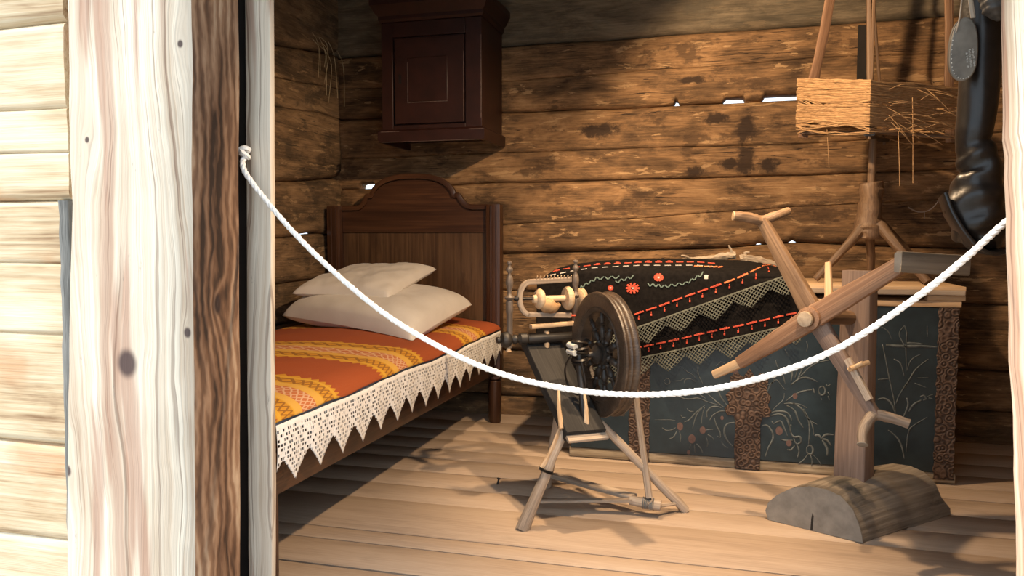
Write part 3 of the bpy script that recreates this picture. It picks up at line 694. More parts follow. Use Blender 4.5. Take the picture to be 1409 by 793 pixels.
# ------------------------------------------------------------------ black embroidered skirt over the chest
skirt = thing('embroidered_skirt', (-.2, 3.6, .80), 'black embroidered woollen skirt with two netted flounces heaped over the chest', 'skirt')
def topz(x): return interp([(-.84, .80), (-.76, .835), (-.69, .852), (-.55, .872), (-.345, .884), (-.11, .886), (.10, .872), (.27, .846), (.34, .83)], x)
def zb_low(x): return .455 + (x + .34) * .262
def zb_up(x): return .600 + (x + .33) * .385
def sk(layer):
    off = .0 if layer == 0 else .028
    def f(u, v):
        x = lerp(-.80, .305 if layer == 0 else .262, u)
        zt = topz(x) + off * .3; zb = zb_low(x) if layer == 0 else zb_up(x)
        zs = min(zt - .03, max(zb + .02, .815 if layer == 0 else .80 + .03))
        # v: 0 back foot, .2 crest, .45 front shoulder, 1 lower edge
        if v < .22:
            t = v / .22; y = lerp(3.95, 3.72, t); z = lerp(.806, zt, math.sin(t * PI / 2))
        elif v < .55:
            t = (v - .22) / .33; y = lerp(3.72, 3.428 - off, math.sin(t * PI / 2)); z = lerp(zt, zs, 1 - math.cos(t * PI / 2))
        else:
            t = (v - .55) / .45; y = 3.428 - off - .006 * t; z = lerp(zs, zb, t)
        y -= max(0, .018 * math.sin(x * 24 + layer * 2) * max(0, v - .5) * 2) + .010 * nz(x * 6, v * 4, layer) * (v > .1)
        z += .006 * nz(x * 5, v * 5, 3 + layer)
        if u < .04: z = lerp(min(z, .80), z, u / .04); 
        return Vector((x, y, z))
    return f
for L_, nm in ((0, 'lower_layer'), (1, 'upper_layer')):
    m = M(); m.grid(sk(L_), 110, 70); obj(nm, m, M_BLACKCLOTH, skirt, solid=.006)
def on_skirt(L_, x, z, out=.006):
    """point on the front of a layer at height z"""
    f = sk(L_); u = (x + .80) / ((.305 if L_ == 0 else .262) + .80)
    lo, hi = .22, 1.0
    for _ in range(22):
        mid = (lo + hi) / 2
        if f(u, mid).z > z: lo = mid
        else: hi = mid
    p = f(u, lo); q = f(u, min(1, lo + .02)); r = f(min(1, u + .01), lo)
    nrm = (r - p).cross(p - q).normalized()
    if nrm.y > 0: nrm = -nrm
    return p + nrm * out, nrm
# netted flounces
for L_, zb, xa, xb, n in ((0, zb_low, -.78, .30, 8.5), (1, zb_up, -.78, .262, 7.5)):
    def fn(u, v, L_=L_, zb=zb, xa=xa, xb=xb, n=n):
        x = lerp(xa, xb, u); fr = abs(((u * n + .15) % 1) - .5) * 2
        h = lerp(.082, .034, fr ** 1.1); y = 3.428 - (0 if L_ == 0 else .028) - .020 - .012 * math.sin(x * 24 + L_ * 2) * .5 - .030 * v * (1 - fr) - .004
        return Vector((x + .012 * v, y, zb(x) + .020 - h * v))
    m = M(False); m.grid(fn, int(n * 26), 10, lambda u, v, xa=xa, xb=xb, n=n: Vector((lerp(xa, xb, u), 0, v * lerp(.082, .034, (abs(((u * n + .15) % 1) - .5) * 2) ** 1.1))))
    obj('netted_flounce', m, M_NET, skirt, solid=.0016, label='grey-green netted border with scalloped points')
def stitches(lst, mat, name):
    m = M()
    for L_, x0, z0, x1, z1, w in lst:
        p, a = on_skirt(L_, x0, z0); q, b = on_skirt(L_, x1, z1); d = (q - p)
        if d.length < 1e-5: d = Vector((.001, 0, 0))
        m.beam(p, q, w, .0035, up=a, n=1, rad=.001)
    return obj(name, m, mat, skirt)
red = []; ora = []; gre = []; whi = []
for L_, zb, dz, xa, xb in ((1, zb_up, .075, -.42, .24), (0, zb_low, .062, -.38, .30)):
    x = xa; i = 0
    while x < xb:
        z = zb(x) + dz; (ora if L_ == 1 and x > -.02 else red).append((L_, x, z, x + .042, zb(x + .042) + dz, .007))
        red.append((L_, x + .018, z - .018, x + .024, z - .018, .010)); red.append((L_, x + .021, z - .004, x + .0215, z - .011, .003))
        if i % 2: red.append((L_, x + .010, z + .005, x + .030, zb(x + .03) + dz + .004, .004))
        x += .053; i += 1
# border along the top of the heap and the flowering vine
x = -.74
while x < -.02:
    z = topz(x) - .006; red.append((1, x, z, x + .030, topz(x + .03) - .006, .009)); 
    if random.random() < .8: red.append((1, x + .006, z + .004, x + .02, z + .004, .012))
    whi.append((1, x, z - .012, x + .026, topz(x + .026) - .018, .004)); x += .045
for (a, b) in (((-.60, .775), (-.53, .815)), ((-.53, .815), (-.43, .822)), ((-.31, .792), (-.24, .785)), ((-.24, .785), (-.15, .80)), ((-.15, .80), (-.08, .84)), ((-.45, .80), (-.37, .826)), ((-.60, .775), (-.61, .745))):
    for k in range(6):
        t0, t1 = k / 6, (k + .8) / 6; zz = .006 * (-1) ** k
        gre.append((1, lerp(a[0], b[0], t0), lerp(a[1], b[1], t0) + zz, lerp(a[0], b[0], t1), lerp(a[1], b[1], t1) - zz, .005))
for (fx, fz, r) in ((-.375, .775, .030), (-.265, .822, .020), (-.47, .775, .012)):
    for k in range(10):
        an = 2 * PI * k / 10; red.append((1, fx + .3 * r * math.cos(an), fz + .2 * r * math.sin(an), fx + r * math.cos(an), fz + r * .8 * math.sin(an), .009))
    whi.append((1, fx - .004, fz, fx + .004, fz, .008))
whi.append((1, -.075, .826, -.06, .826, .018))
for k in range(6): ora.append((1, -.12 + .02 * k, .866 - .001 * k, -.105 + .02 * k, .864, .010))
stitches(red, M_RED, 'red_stitch_pattern'); stitches(ora, M_ORANGE, 'orange_stitch_pattern'); stitches(gre, M_GREEN, 'green_stitch_pattern'); stitches(whi, M_WHITE, 'white_stitch_pattern')
# silvery roots lying on the heap
def sz(x, y=3.74): return topz(x)
rt = M(); pts = [(-.33, 3.72, .872), (-.22, 3.735, .886), (-.12, 3.74, .893), (-.06, 3.74, .897), (.01, 3.74, .908), (.055, 3.74, .912)]
rt.tube(smooth_path(pts, 6), lambda t: .005 + .013 * t, 10, .5, 3)
rt.tube(smooth_path([(.04, 3.735, .915), (.033, 3.73, .935), (.022, 3.725, .958)], 4), (.009, .003), 8, .4, 5)
rt.tube(smooth_path([(-.15, 3.735, .890), (-.165, 3.72, .905), (-.19, 3.71, .908)], 4), (.007, .004), 8, .4, 6)
obj('gnarled_root', rt, M_ROOT, None, label='long silvery gnarled root with a spur, lying on the black skirt', cat='root')
rt = M(); rt.tube(smooth_path([(.075, 3.74, .893), (.10, 3.74, .898), (.16, 3.745, .888), (.23, 3.75, .872), (.30, 3.75, .862)], 6), lambda t: .020 - .009 * t, 10, .5, 9)
rt.tube(smooth_path([(.10, 3.74, .905), (.095, 3.74, .922), (.115, 3.735, .925)], 3), (.008, .005), 8, .4, 2)
obj('gnarled_root', rt, M_ROOT, None, label='short stubby root behind the leaning winder arm, right of the long root', cat='root')

# ------------------------------------------------------------------ spinning wheel (local frame a: along the axle towards the viewer's left, b: towards the flyer, z up)
WO = Vector((-.426, 2.75, 0)); WA = Vector((-.821, -.571, 0)); WB = Vector((-.571, .821, 0))
def wl(a, b, z): return WO + WA * a + WB * b + Vector((0, 0, z))
sw = thing('spinning_wheel', WO, 'old treadle spinning wheel with a dark grooved wheel and flyer', 'spinning wheel')
HZ = .58
m = M(); m.lathe([(.150, -.044), (.152, -.004), (.160, .002), (.166, .006), (.171, .002), (.176, .004), (.205, .004), (.214, .006), (.222, .002), (.223, -.004), (.216, -.010), (.2155, -.020), (.219, -.024), (.2155, -.028), (.216, -.040), (.223, -.046), (.222, -.052), (.214, -.055), (.160, -.052)], wl(0, 0, HZ), WA, 72, closed=True)
wh = obj('wheel', m, M_RIM, sw, sharp=50)
m = M(); m.lathe([(.010, -.10), (.012, -.085), (.030, -.060), (.036, -.05), (.036, -.042), (.028, -.038), (.040, -.030), (.040, -.012), (.028, -.008), (.034, .0), (.034, .008), (.020, .016), (.012, .022), (.008, .05)], wl(0, 0, HZ), WA, 24); obj('hub', m, M_DKW, wh)
for k in range(10):
    an = 2 * PI * k / 10 + .2; d = WB * math.cos(an) + Vector((0, 0, 1)) * math.sin(an)
    m = M(); m.lathe([(.008, .034), (.008, .045), (.013, .052), (.008, .058), (.011, .070), (.0145, .082), (.011, .094), (.007, .100), (.013, .106), (.007, .112), (.010, .124), (.011, .135), (.007, .142), (.007, .156)], wl(-.024, 0, HZ), d, 10)
    obj('spoke', m, M_DKW, wh)
m = M(); m.tube(smooth_path([wl(.05, 0, HZ), wl(.10, 0, HZ)], 2), .006, 8); m.tube(smooth_path([wl(-.05, 0, HZ), wl(-.10, 0, HZ), wl(-.115, -.02, HZ + .03), wl(-.13, -.02, HZ + .03)], 4), .006, 8); obj('crank', m, M_IRONB, wh)
# sloping bench
B0 = wl(.088, -.09, .318); B1 = wl(.085, .335, .585)
bup = (B1 - B0).cross(WA).normalized(); bup = bup if bup.z > 0 else -bup
m = M(); m.beam(B0, B1, .150, .045, up=bup, n=10, rad=.006, wob=.04); be = obj('bench', m, M_BENCH, sw)
m = M(); m.beam(B0 + WA * .072 - (B1 - B0).normalized() * .006, B0 - WA * .078 - (B1 - B0).normalized() * .006, .040, .012, up=bup, rad=.003); obj('end_grain', m, M_GREYW, be, label='pale worn front edge')
# legs
def leg(p0, p1, r0, r1, seed, extra=None):
    m = M(); P = [Vector(p0).lerp(Vector(p1), i / 10) + Vector((.004 * nz(i * .5, seed), .004 * nz(i * .5, seed + 3), 0)) for i in range(11)]
    m.tube(P, (r0, r1), 12, .12, seed); return obj('leg', m, M_GREYW, sw)
f1 = Vector((-.645, 2.535, .0)); t1 = wl(.150, -.055, .335)
l1 = leg(t1, f1 + Vector((0, 0, .002)), .0135, .024, 1)
m = M(); m.tube(smooth_path([t1.lerp(f1, .02) + WA * .012 + Vector((-.004, 0, .01)), t1.lerp(f1, .22) + Vector((-.014, -.010, 0)), t1.lerp(f1, .40) + Vector((-.022, -.012, 0))], 5), (.006, .011), 8, .3, 4); obj('split_piece', m, M_PALE, l1, label='pale split sliver tied to the leg')
m = M()
for k in range(4): q = t1.lerp(f1, .40 + k * .006); m.lathe([(.0245, -.002), (.0275, 0), (.0245, .002), (.022, 0)], q + Vector((-.006, -.003, 0)), f1 - t1, 14, closed=True)
obj('wire_binding', m, M_IRONB, l1)
f2 = Vector((-.118, 2.868, .0)); t2 = wl(.010, -.045, .345)
leg(t2, f2 + Vector((0, 0, .002)), .014, .017, 7)
leg(wl(.07, .16, .42), wl(.05, .345, .002), .014, .018, 11)
# uprights that carry the axle
m = M(); m.tube(smooth_path([wl(.066, -.045, .33), wl(.068, -.02, .45), wl(.070, 0, .565), wl(.070, .0, .625)], 5), (.015, .011), 10, .15, 3); up1 = obj('axle_upright', m, M_DKW, sw)
m = M(); m.tube(smooth_path([wl(-.088, -.02, .36), wl(-.090, .0, .50), wl(-.088, 0, .62)], 5), (.012, .010), 10, .15, 5)
m.tube([wl(.02, .03, .385), wl(-.10, -.02, .365)], .012, 8); obj('axle_upright', m, M_DKW, sw)
m = M()
for k, (r, dz, tl) in enumerate(((.026, .045, .2), (.030, .028, -.15), (.030, .010, .1), (.027, -.012, -.2), (.024, -.03, .15))):
    m.lathe([(r, -.006), (r + .006, 0), (r, .006), (r - .005, 0)], wl(.070, 0, HZ + dz), Vector((tl * .5, tl, 1)), 16, closed=True)
m.tube(smooth_path([wl(.095, -.01, .60), wl(.12, .01, .54), wl(.10, .03, .47), wl(.075, .0, .44), wl(.06, -.03, .48), wl(.075, -.03, .56)], 5), .0035, 6)
obj('leather_binding', m, M_LEATHER, up1)
m = M(); m.tube([wl(.094, -.02, .612), wl(.100, .025, .616)], .011, 10); m.tube([wl(.098, -.025, .592), wl(.104, .02, .594)], .010, 10); obj('peg', m, M_MARK, up1, label='two pale wooden pegs under the leather lashing')
m = M(); m.tube(smooth_path([wl(.075, -.07, .345), wl(.072, -.06, .40), wl(.068, -.04, .45)], 4), (.010, .005), 8, .3); m.tube(smooth_path([wl(.165, -.065, .34), wl(.16, -.03, .40), wl(.15, .0, .46)], 4), (.010, .005), 8, .3); obj('wedge', m, M_PALE, be)
# mother-of-all with two turned maidens
FB = .28
moa = M(); moa.lathe([(.004, .285), (.012, .283), (.014, .274), (.010, .268), (.026, .262), (.031, .252), (.031, .240), (.024, .230), (.012, .224), (.018, .214), (.018, .206), (.012, .200), (.022, .190), (.022, .165), (.016, .158), (.020, .15), (.020, -.035), (.016, -.045), (.010, -.055)][::-1], wl(0, FB, .608), WA, 18)
mo = obj('mother_of_all', moa, M_DKW, sw)
m = M(); m.beam(wl(.150, FB - .01, .655), wl(-.03, FB - .01, .662), .030, .016, rad=.004); obj('tension_bar', m, M_PALE, mo)
m = M(); m.lathe([(.010, .0), (.014, .05), (.010, .07)], wl(.08, FB, .565), (0, 0, 1), 10); obj('tension_peg', m, M_PALE, mo)
m = M(); m.lathe([(.006, .0), (.012, .004), (.008, .010), (.010, .030)], wl(.236, FB, .560), (0, 0, 1), 10); obj('peg_end', m, M_PALE, mo)
def maiden(a, top, name='maiden'):
    m = M(); m.lathe([(.010, .0), (.012, .03), (.009, .035), (.012, .05), (.012, .13), (.014, .135), (.014, .175), (.011, .18), (.018, .186), (.020, .192), (.010, .200), (.007, .210), (.013, .235), (.0145, .250), (.011, .270), (.006, .278), (.006, .283), (.013, .292), (.013, .300), (.006, .309), (.006, .314), (.010, .320), (.009, .326), (.003, .329)], wl(a, FB, top - .329), (0, 0, 1), 16)
    return obj(name, m, M_MAID, sw)
md = maiden(.232, .906); maiden(-.040, .908)
# flyer and bobbin
fly = M(); U = []
for i in range(25):
    t = i / 24; an = lerp(PI / 2, -PI / 2, t); U.append(wl(.150 + .042 * math.cos(an), FB, .763 + .062 * math.sin(an)))
U = [wl(-.02, FB, .832), wl(.05, FB, .829)] + U + [wl(.06, FB, .697), wl(-.02, FB, .692)]
fly.loft(smooth_path(U, 2), rrect(.010, .0085, .003), up=WB); fl_ = obj('flyer', fly, M_GREYW, sw)
m = M()
for i in range(11): m.tube([wl(.125 - .014 * i, FB - .006, .836), wl(.125 - .014 * i, FB - .016, .848)], .0022, 5)
obj('hook_teeth', m, M_PALE, fl_)
m = M(); m.tube([wl(.215, FB, .763), wl(-.075, FB, .757)], .006, 8); m.lathe([(.008, 0), (.012, .006), (.008, .018)], wl(.195, FB, .763), WA, 10); obj('spindle', m, M_IRONB, fl_)
bo = M(); bo.lathe([(.010, -.03), (.040, -.03), (.046, -.022), (.046, -.014), (.040, -.006), (.012, -.004), (.012, .085), (.034, .088), (.040, .096), (.040, .104), (.034, .112), (.018, .116), (.014, .128), (.008, .13)], wl(.01, FB, .759), WA, 28); bb = obj('bobbin', bo, M_PALE, sw)
m = M(); m.lathe([(.006, 0), (.034, .0), (.040, .006), (.034, .012), (.034, .016), (.040, .022), (.034, .028), (.012, .03), (.010, .04)], wl(-.078, FB, .757), WA, 28); obj('whorl', m, M_PALE, bb)
m = M(); m.tube(smooth_path([wl(.10, FB, .742), wl(.085, FB - .01, .735), wl(.055, FB - .01, .728), (wl(.03, FB, .735))], 5), lambda t: .010 + .020 * math.sin(PI * min(1, t + .12)), 12, .15); obj('wound_yarn', m, M_YARN, bb)
m = M(); m.tube(smooth_path([wl(-.02, FB - .005, .692), wl(-.05, FB - .02, .690)], 2), .0045, 6); obj('red_thread', m, M_RED, fl_)
# treadle and footman
tr = M(); tr.beam((-.640, 2.735, .034), (-.30, 2.772, .055), .030, .011, up=(0, 0, 1), rad=.003, n=6, wob=.06); tr.beam((-.640, 3.0, .050), (-.30, 2.80, .058), .045, .016, up=(0, 0, 1), rad=.004, n=6, wob=.06)
tr.tube([(-.66, 2.74, .030), (-.65, 3.0, .045)], .011, 8, .2); tr.tube([(-.31, 2.778, .052), (-.20, 2.775, .042)], (.017, .020), 12, .12, 3); tr.tube([(-.21, 2.775, .040), (-.155, 2.835, .034)], .007, 8)
tt = obj('treadle', tr, M_GREYW, sw)
m = M()
for k in range(7): m.lathe([(.020, -.002), (.0235, 0), (.020, .002), (.017, 0)], Vector((-.262 + .006 * k, 2.7765, .048 - .0004 * k)), (1, 0, -.05), 14, closed=True)
obj('wire_wrapping', m, plain('dull_wire', (.20, .21, .22), (.38, .40, .41), .45, 40, metal=.5), tt)
m = M(); m.tube([wl(-.118, -.02, .62), (-.292, 2.80, .40), (-.240, 2.772, .070)], (.010, .013), 8, .15, up=(1, 0, 0)); m.tube(smooth_path([(-.242, 2.772, .085), (-.228, 2.765, .066), (-.242, 2.758, .050)], 4), .004, 6); obj('footman', m, M_GREYW, sw)

# ------------------------------------------------------------------ floor-standing yarn winder
H = Vector((.285, 2.70, .734)); NN = Vector((-.54, -.842, 0)).normalized(); UU = Vector((-NN.y, NN.x, 0))
def wp(u, v, n=0): return H + UU * u + NN * n + Vector((0, 0, v))
wd = thing('yarn_winder', (.48, 2.93, 0), 'wooden yarn winder with four crossed arms on half-log base', 'yarn winder')
# half-log base, D-section with a flat underside
P0 = Vector((.171, 2.856, 0)); P1 = Vector((.452, 2.716, 0)); AX = Vector((.325, .342, 0))
wdt = (P1 - P0)
sec = [(0.0, .0), (-.010, .03), (.0, .062), (.03, .095), (.08, .130), (.14, .150), (.20, .152), (.245, .140), (.285, .105), (.306, .060), (.318, .02), (.320, .0)]
m = M(); ns = 22; vs = []; gs = []; L = wdt.length
WDX = wdt.normalized()
for i in range(ns + 1):
    t = i / ns; sc = 1 + .05 * math.sin(t * 5) - .06 * t
    for a, b in sec:
        j = (.006 * nz(a * 20, b * 20, t * 5) + .004 * nz(a * 60, b * 60, t * 16)) if 0 < i < ns else 0
        bb_ = b * (sc + .15 * t) if b > 0 else 0
        skew = .07 if (b < .03 and a > .2) else 0
        vs.append(P0 + WDX * (a + j) + AX * t * (1 + (skew if i == ns else 0)) + Vector((0, 0, max(0, bb_ + (j if b > 0 else 0))))); gs.append((a, b, t * .47))
k = len(sec)
m.add(vs, [(i * k + j, i * k + (j + 1) % k, (i + 1) * k + (j + 1) % k, (i + 1) * k + j) for i in range(ns) for j in range(k)] + [tuple(ns * k + j for j in range(k))], gs)
bs = obj('base', m, M_BARK, wd, sharp=35)
m = M(); m.prism([(a, b) for a, b in sec], P0 - AX.normalized() * .001, WDX, (0, 0, 1), -AX.normalized() * .004); eg = obj('sawn_end', m, M_LOGEND, bs, label='smooth grey sawn end of the half-log')
m = M(); m.prism([(.150, .0), (.157, .0), (.160, .05), (.156, .062), (.152, .04)], P0 - AX.normalized() * .0046, WDX, (0, 0, 1), -AX.normalized() * .0012); obj('drying_crack', m, M_DARK, eg)
m = M(); c0 = P0 + WDX * .165 + AX * .30 + Vector((0, 0, .150)); 
# post
q0 = Vector((.389, 2.93, .13)) + UU * .055 - NN * .036; q1 = Vector((.400, 2.93, .880)) + UU * .046 - NN * .036
m = M(); m.beam(q0, q1, .078, .110, up=UU, n=14, rad=.004, wob=.03, w1=.062, h1=.100); po = obj('post', m, M_POSTW, wd)
# axle with round peg end
ax0 = wp(0, 0, .055); ax1 = Vector((.440, 2.94, .715))
m = M(); m.tube([ax0, wp(0, 0, -.05), ax1], (.026, .024), 16, .06, 2, up=(0, 0, 1)); obj('axle', m, M_TAN2, wd)
m = M(); m.lathe([(.0255, -.002), (.026, .0), (.024, .006), (.014, .008)], ax0, NN, 18); obj('axle_end', m, plain('pale_end_grain', (.30, .23, .16), (.45, .36, .26), .75, 60), wd, label='pale round end grain of the axle')
m = M(); m.lathe([(.0265, .0), (.038, .003), (.038, .016), (.0265, .020)], wp(0, 0, .022), NN, 20); obj('collar', m, M_TAN, wd)
# arms: two lapped boards
def arm(p, q, w0, w1, d, n0, name='arm', mat=M_TAN):
    m = M(); m.beam(wp(p[0], p[1], n0), wp(q[0], q[1], n0), w0, d, up=NN, n=10, rad=.007, wob=.06, w1=w1, h1=d * .9, seed=p[0] * 50); return obj(name, m, mat, wd)
M_MAID2 = wood('grey_brown_branch', (.09, .065, .045), (.20, .15, .11), (.32, .25, .19), .65, 60, .3)
aA = arm((-.010, .016), (-.198, .318), .070, .038, .032, -.014, mat=M_TAN2)
aD = arm((.010, -.016), (.200, -.290), .064, .036, .032, -.014, mat=M_POSTW)
aB = arm((.012, .010), (.272, .182), .074, .050, .032, .006)
aC = arm((-.012, -.008), (-.262, -.178), .074, .042, .032, .006)
m = M(); m.beam(wp(-.250, -.172, .006), wp(-.362, -.232, .006), .036, .028, up=NN, n=6, rad=.008, w1=.030); obj('arm_tip', m, M_PALE, aC, label='paler spliced tip')
# forked ends and crosspieces
m = M(); m.tube(smooth_path([wp(-.262, .334, .06), wp(-.225, .328, .02), wp(-.198, .318, -.014), wp(-.160, .338, -.05), wp(-.140, .352, -.085)], 5), lambda t: .019 - .009 * abs(t - .35), 12, .2, 3); fA = obj('forked_crosspiece', m, M_TAN2, aA)
m = M(); m.lathe([(.0155, -.002), (.0155, .002), (.008, .003)], wp(-.263, .334, .0615), wp(-.262, .334, .06) - wp(-.225, .328, .02), 14); obj('cut_end', m, M_PALE, fA, label='pale cut end')
m = M(); m.beam(wp(.276, .190, .040), wp(.38, .176, -.21), .024, .062, up=(0, 0, 1), n=6, rad=.005, wob=.05); fB = obj('crosspiece', m, M_BARK, aB, label='grey-brown board across the arm end')
m = M(); m.beam(wp(.2755, .188, .0405), wp(.2752, .188, .0425), .022, .058, up=(0, 0, 1), n=1, rad=.005); obj('cut_end', m, M_LOGEND, fB, label='grey cut end')
m = M(); m.tube(smooth_path([wp(.196, -.366, .06), wp(.186, -.330, .035), wp(.198, -.288, -.008), wp(.235, -.290, -.03), wp(.288, -.305, -.05)], 5), lambda t: .0172 - .004 * abs(t - .5), 12, .2, 8); fD = obj('forked_crosspiece', m, M_MAID2, aD)
m = M(); m.lathe([(.016, -.001), (.0165, .002), (.009, .003)], wp(.196, -.366, .0605), wp(.196, -.366, .06) - wp(.186, -.330, .035), 14); obj('cut_end', m, M_LOGEND, fD, label='grey cut end')
m = M(); m.beam(wp(.118, -.118, .006), wp(.190, -.238, .006), .022, .016, up=NN, n=4, rad=.003); obj('sliding_batten', m, M_GREYW, aD)
m = M(); m.tube([wp(.138, -.146, .03), wp(.168, -.128, -.03)], .008, 10); m.tube([wp(.128, -.152, .016), wp(.172, -.124, .018)], .007, 10); obj('peg', m, M_PALE, aD, label='small pale wooden peg')
m = M(); m.beam(wp(.050, .066, .0), wp(.030, .180, -.03), .026, .016, up=NN, n=4, rad=.004, w1=.018); obj('peg', m, M_LID, aB, label='upright pale wooden peg')

# ------------------------------------------------------------------ root-footed yarn swift standing on the chest
C0 = Vector((.615, 3.72, 0)); LZ = .799
rs = thing('yarn_swift', C0 + Vector((0, 0, LZ)), 'tall yarn swift on natural root legs standing on the chest lid', 'yarn swift')
m = M(); P = [C0 + Vector((-.002, 0, 1.232)), C0 + Vector((0, 0, 1.20)), C0 + Vector((0, 0, 1.12)), C0 + Vector((-.002, 0, 1.06)), C0 + Vector((0, 0, 1.02)), C0 + Vector((0, 0, .985))]
m.tube(smooth_path(P, 4), lambda t: .046 + .010 * t + (.012 * math.sin((t - .5) * 2 * PI) if t > .5 else 0) - .02 * max(0, t - .8), 16, .22, 4); st = obj('root_stock', m, M_TAN2, rs)
def rleg(a, b, c, r, s_, mat=M_TAN2):
    m = M(); m.tube(smooth_path([C0 + Vector(a), C0 + Vector(b), C0 + Vector(c)], 6), r, 10, .2, s_); obj('leg', m, mat, rs)
rleg((-.025, -.02, 1.05), (-.10, -.05, .955), (-.225, -.07, LZ + .012), (.024, .014), 1)
rleg((.03, -.035, 1.05), (.10, -.10, .945), (.195, -.175, LZ + .012), (.024, .017), 2)
rleg((.0, .03, 1.02), (.02, .08, .93), (.03, .14, LZ + .012), (.022, .014), 3)
rleg((.035, .02, 1.065), (.13, .06, .97), (.275, .10, LZ + .012), (.022, .012), 4)
m = M(); m.tube([C0 + Vector((0, 0, 1.22)), C0 + Vector((.002, 0, 1.45)), C0 + Vector((-.02, 0, 1.70)), C0 + Vector((-.035, 0, 2.18))], (.017, .012), 10, .08, 5); obj('shaft', m, M_TAN2, rs)
cor = {'L': ((-.298, 0.0), 1.452, 1.690), 'F': ((-.062, -.30), 1.405, 1.612), 'R': ((.298, -.06), 1.408, 1.612), 'B': ((.095, .26), 1.44, 1.645)}
top = {'L': (-.15, 0.0, 2.25), 'F': (-.050, -.24, 2.25), 'R': (.255, -.05, 2.25), 'B': (-.02, .10, 2.25)}
for k_, w in (('L', .042), ('F', .012), ('R', .034), ('B', .014)):
    (x, y), z0, z1 = cor[k_]; m = M(); p = C0 + Vector((x * .96, y * .96, z0 - .02)); q = C0 + Vector(top[k_])
    m.beam(p, q, w, .012, up=(.3, -1, 0) if k_ in 'LR' else (1, 0, 0), n=16, rad=.003, wob=.34 if w > .02 else .1); obj('upright', m, M_TAN if w > .02 else M_TAN2, rs)
for a_, b_ in (('L', 'R'), ('F', 'B')):
    m = M(); pa = C0 + Vector((*cor[a_][0], cor[a_][1])) ; pb = C0 + Vector((*cor[b_][0], cor[b_][1])); pm = C0 + Vector((0, 0, 1.447 if a_ == 'L' else 1.425))
    m.beam(pa * .98 + pm * .02, pm, .040, .014, up=(0, 0, 1), n=5, rad=.003); m.beam(pm, pb * .98 + pm * .02, .040, .014, up=(0, 0, 1), n=5, rad=.003); obj('crossbar', m, M_TAN2 if a_ == 'L' else M_DKW, rs)
# the wound flax
m = M(); rr = random.Random(3)
def yarn_loop(fr, jit, sag, r):
    pts = []
    names = 'LFRB'
    hs = {k_: min(1, max(0, fr + rr.uniform(-jit, jit))) for k_ in names}
    for i, k_ in enumerate(names):
        k2 = names[(i + 1) % 4]; (xa, ya), a0, a1 = cor[k_]; (xb, yb), b0, b1 = cor[k2]
        na = 1.03 + rr.uniform(0, .03)
        for s_ in range(7):
            t = s_ / 7; z = lerp(lerp(a0, a1, hs[k_]), lerp(b0, b1, hs[k2]), t) - sag * 4 * t * (1 - t) + .006 * nz(s_ * .9, fr * 40, i)
            pts.append(C0 + Vector((lerp(xa, xb, t) * na, lerp(ya, yb, t) * na, z)))
    pts.append(pts[0].copy()); m.tube([p + Vector((0, 0, .004 * nz(q * .8, fr * 90))) for q, p in enumerate(pts)], r, 5, cap=False)
for i in range(62): yarn_loop(.62 + .40 * (i / 62), .05, rr.uniform(-.006, .016), rr.uniform(.0022, .0042))
for i in range(48): yarn_loop(.20 + .28 * (i / 48), .06, rr.uniform(-.012, .006), rr.uniform(.0022, .0042))
for i in range(34): yarn_loop(rr.uniform(.25, .75), .40, rr.uniform(-.01, .03), .0022)
obj('flax_skein', m, M_YARN, None, label='tangled skein of tan flax yarn wound around the swift', cat='skein')
m = M()
for (x, y, z, l) in ((.10, -.25, 1.55, .34), (.05, -.26, 1.42, .22), (-.2, -.12, 1.45, .16)):
    m.tube(smooth_path([C0 + Vector((x, y, z)), C0 + Vector((x + .006, y - .004, z - l * .5)), C0 + Vector((x + .012, y, z - l))], 5), .0016, 5)
for i in range(26):
    x = rr.uniform(-.05, .25); y = -.30 + .24 * (x + .06) / .36 - .02; z = rr.uniform(1.42, 1.60); a = rr.uniform(-.9, .9)
    m.tube(smooth_path([C0 + Vector((x, y, z)), C0 + Vector((x + .05 * math.cos(a), y - .012, z + .05 * math.sin(a) - .01)), C0 + Vector((x + .11 * math.cos(a), y + .01, z + .09 * math.sin(a) - .03))], 3), .0013, 4)
obj('loose_flax_strands', m, M_YARN, None, label='loose flax threads straggling from the swift, some hanging straight down', cat='thread', kind='stuff')

# ------------------------------------------------------------------ boots hanging behind the right post
bt = thing('leather_boot', (.55, 2.0, .98), 'tall crumpled black leather boot hanging beside the right door post', 'boot')
prof = [(0, .550, .046, .05), (.10, .552, .043, .05), (.20, .549, .041, .05), (.28, .546, .039, .052), (.33, .541, .037, .052), (.355, .540, .033, .046), (.385, .549, .044, .056), (.42, .545, .042, .06), (.455, .540, .052, .066), (.495, .538, .060, .07), (.535, .545, .060, .066), (.565, .556, .050, .055), (.585, .562, .036, .040), (.595, .562, .012, .02)]
m = M(); path = [Vector((x + (.012 if z > .4 else 0), 2.0, 1.565 - z)) for z, x, a, b in prof]; path = smooth_path(path, 5)
def bsec(i):
    t = i / 5; j = min(int(t), len(prof) - 2); f_ = t - j
    a = lerp(prof[j][2], prof[j + 1][2], f_); b = lerp(prof[j][3], prof[j + 1][3], f_); out = []
    n = 40; cr_ = max(0, min(1, (i - 22) / 8))
    for k_ in range(n):
        an = 2 * PI * k_ / n; q = 1 + cr_ * (.16 * nz(math.cos(an) * 1.4, math.sin(an) * 1.4 + i * .12, i * .16) + .07 * math.sin(i * .9 + 2.2 * math.cos(an + .6))) + .03 * nz(math.cos(an) * 2, math.sin(an) * 2, i * .1)
        out.append((a * q * math.cos(an), b * q * math.sin(an)))
    return out
m.loft(path, bsec, up=(0, 1, 0)); boot = obj('upper', m, M_LEATHER, bt, sharp=80)
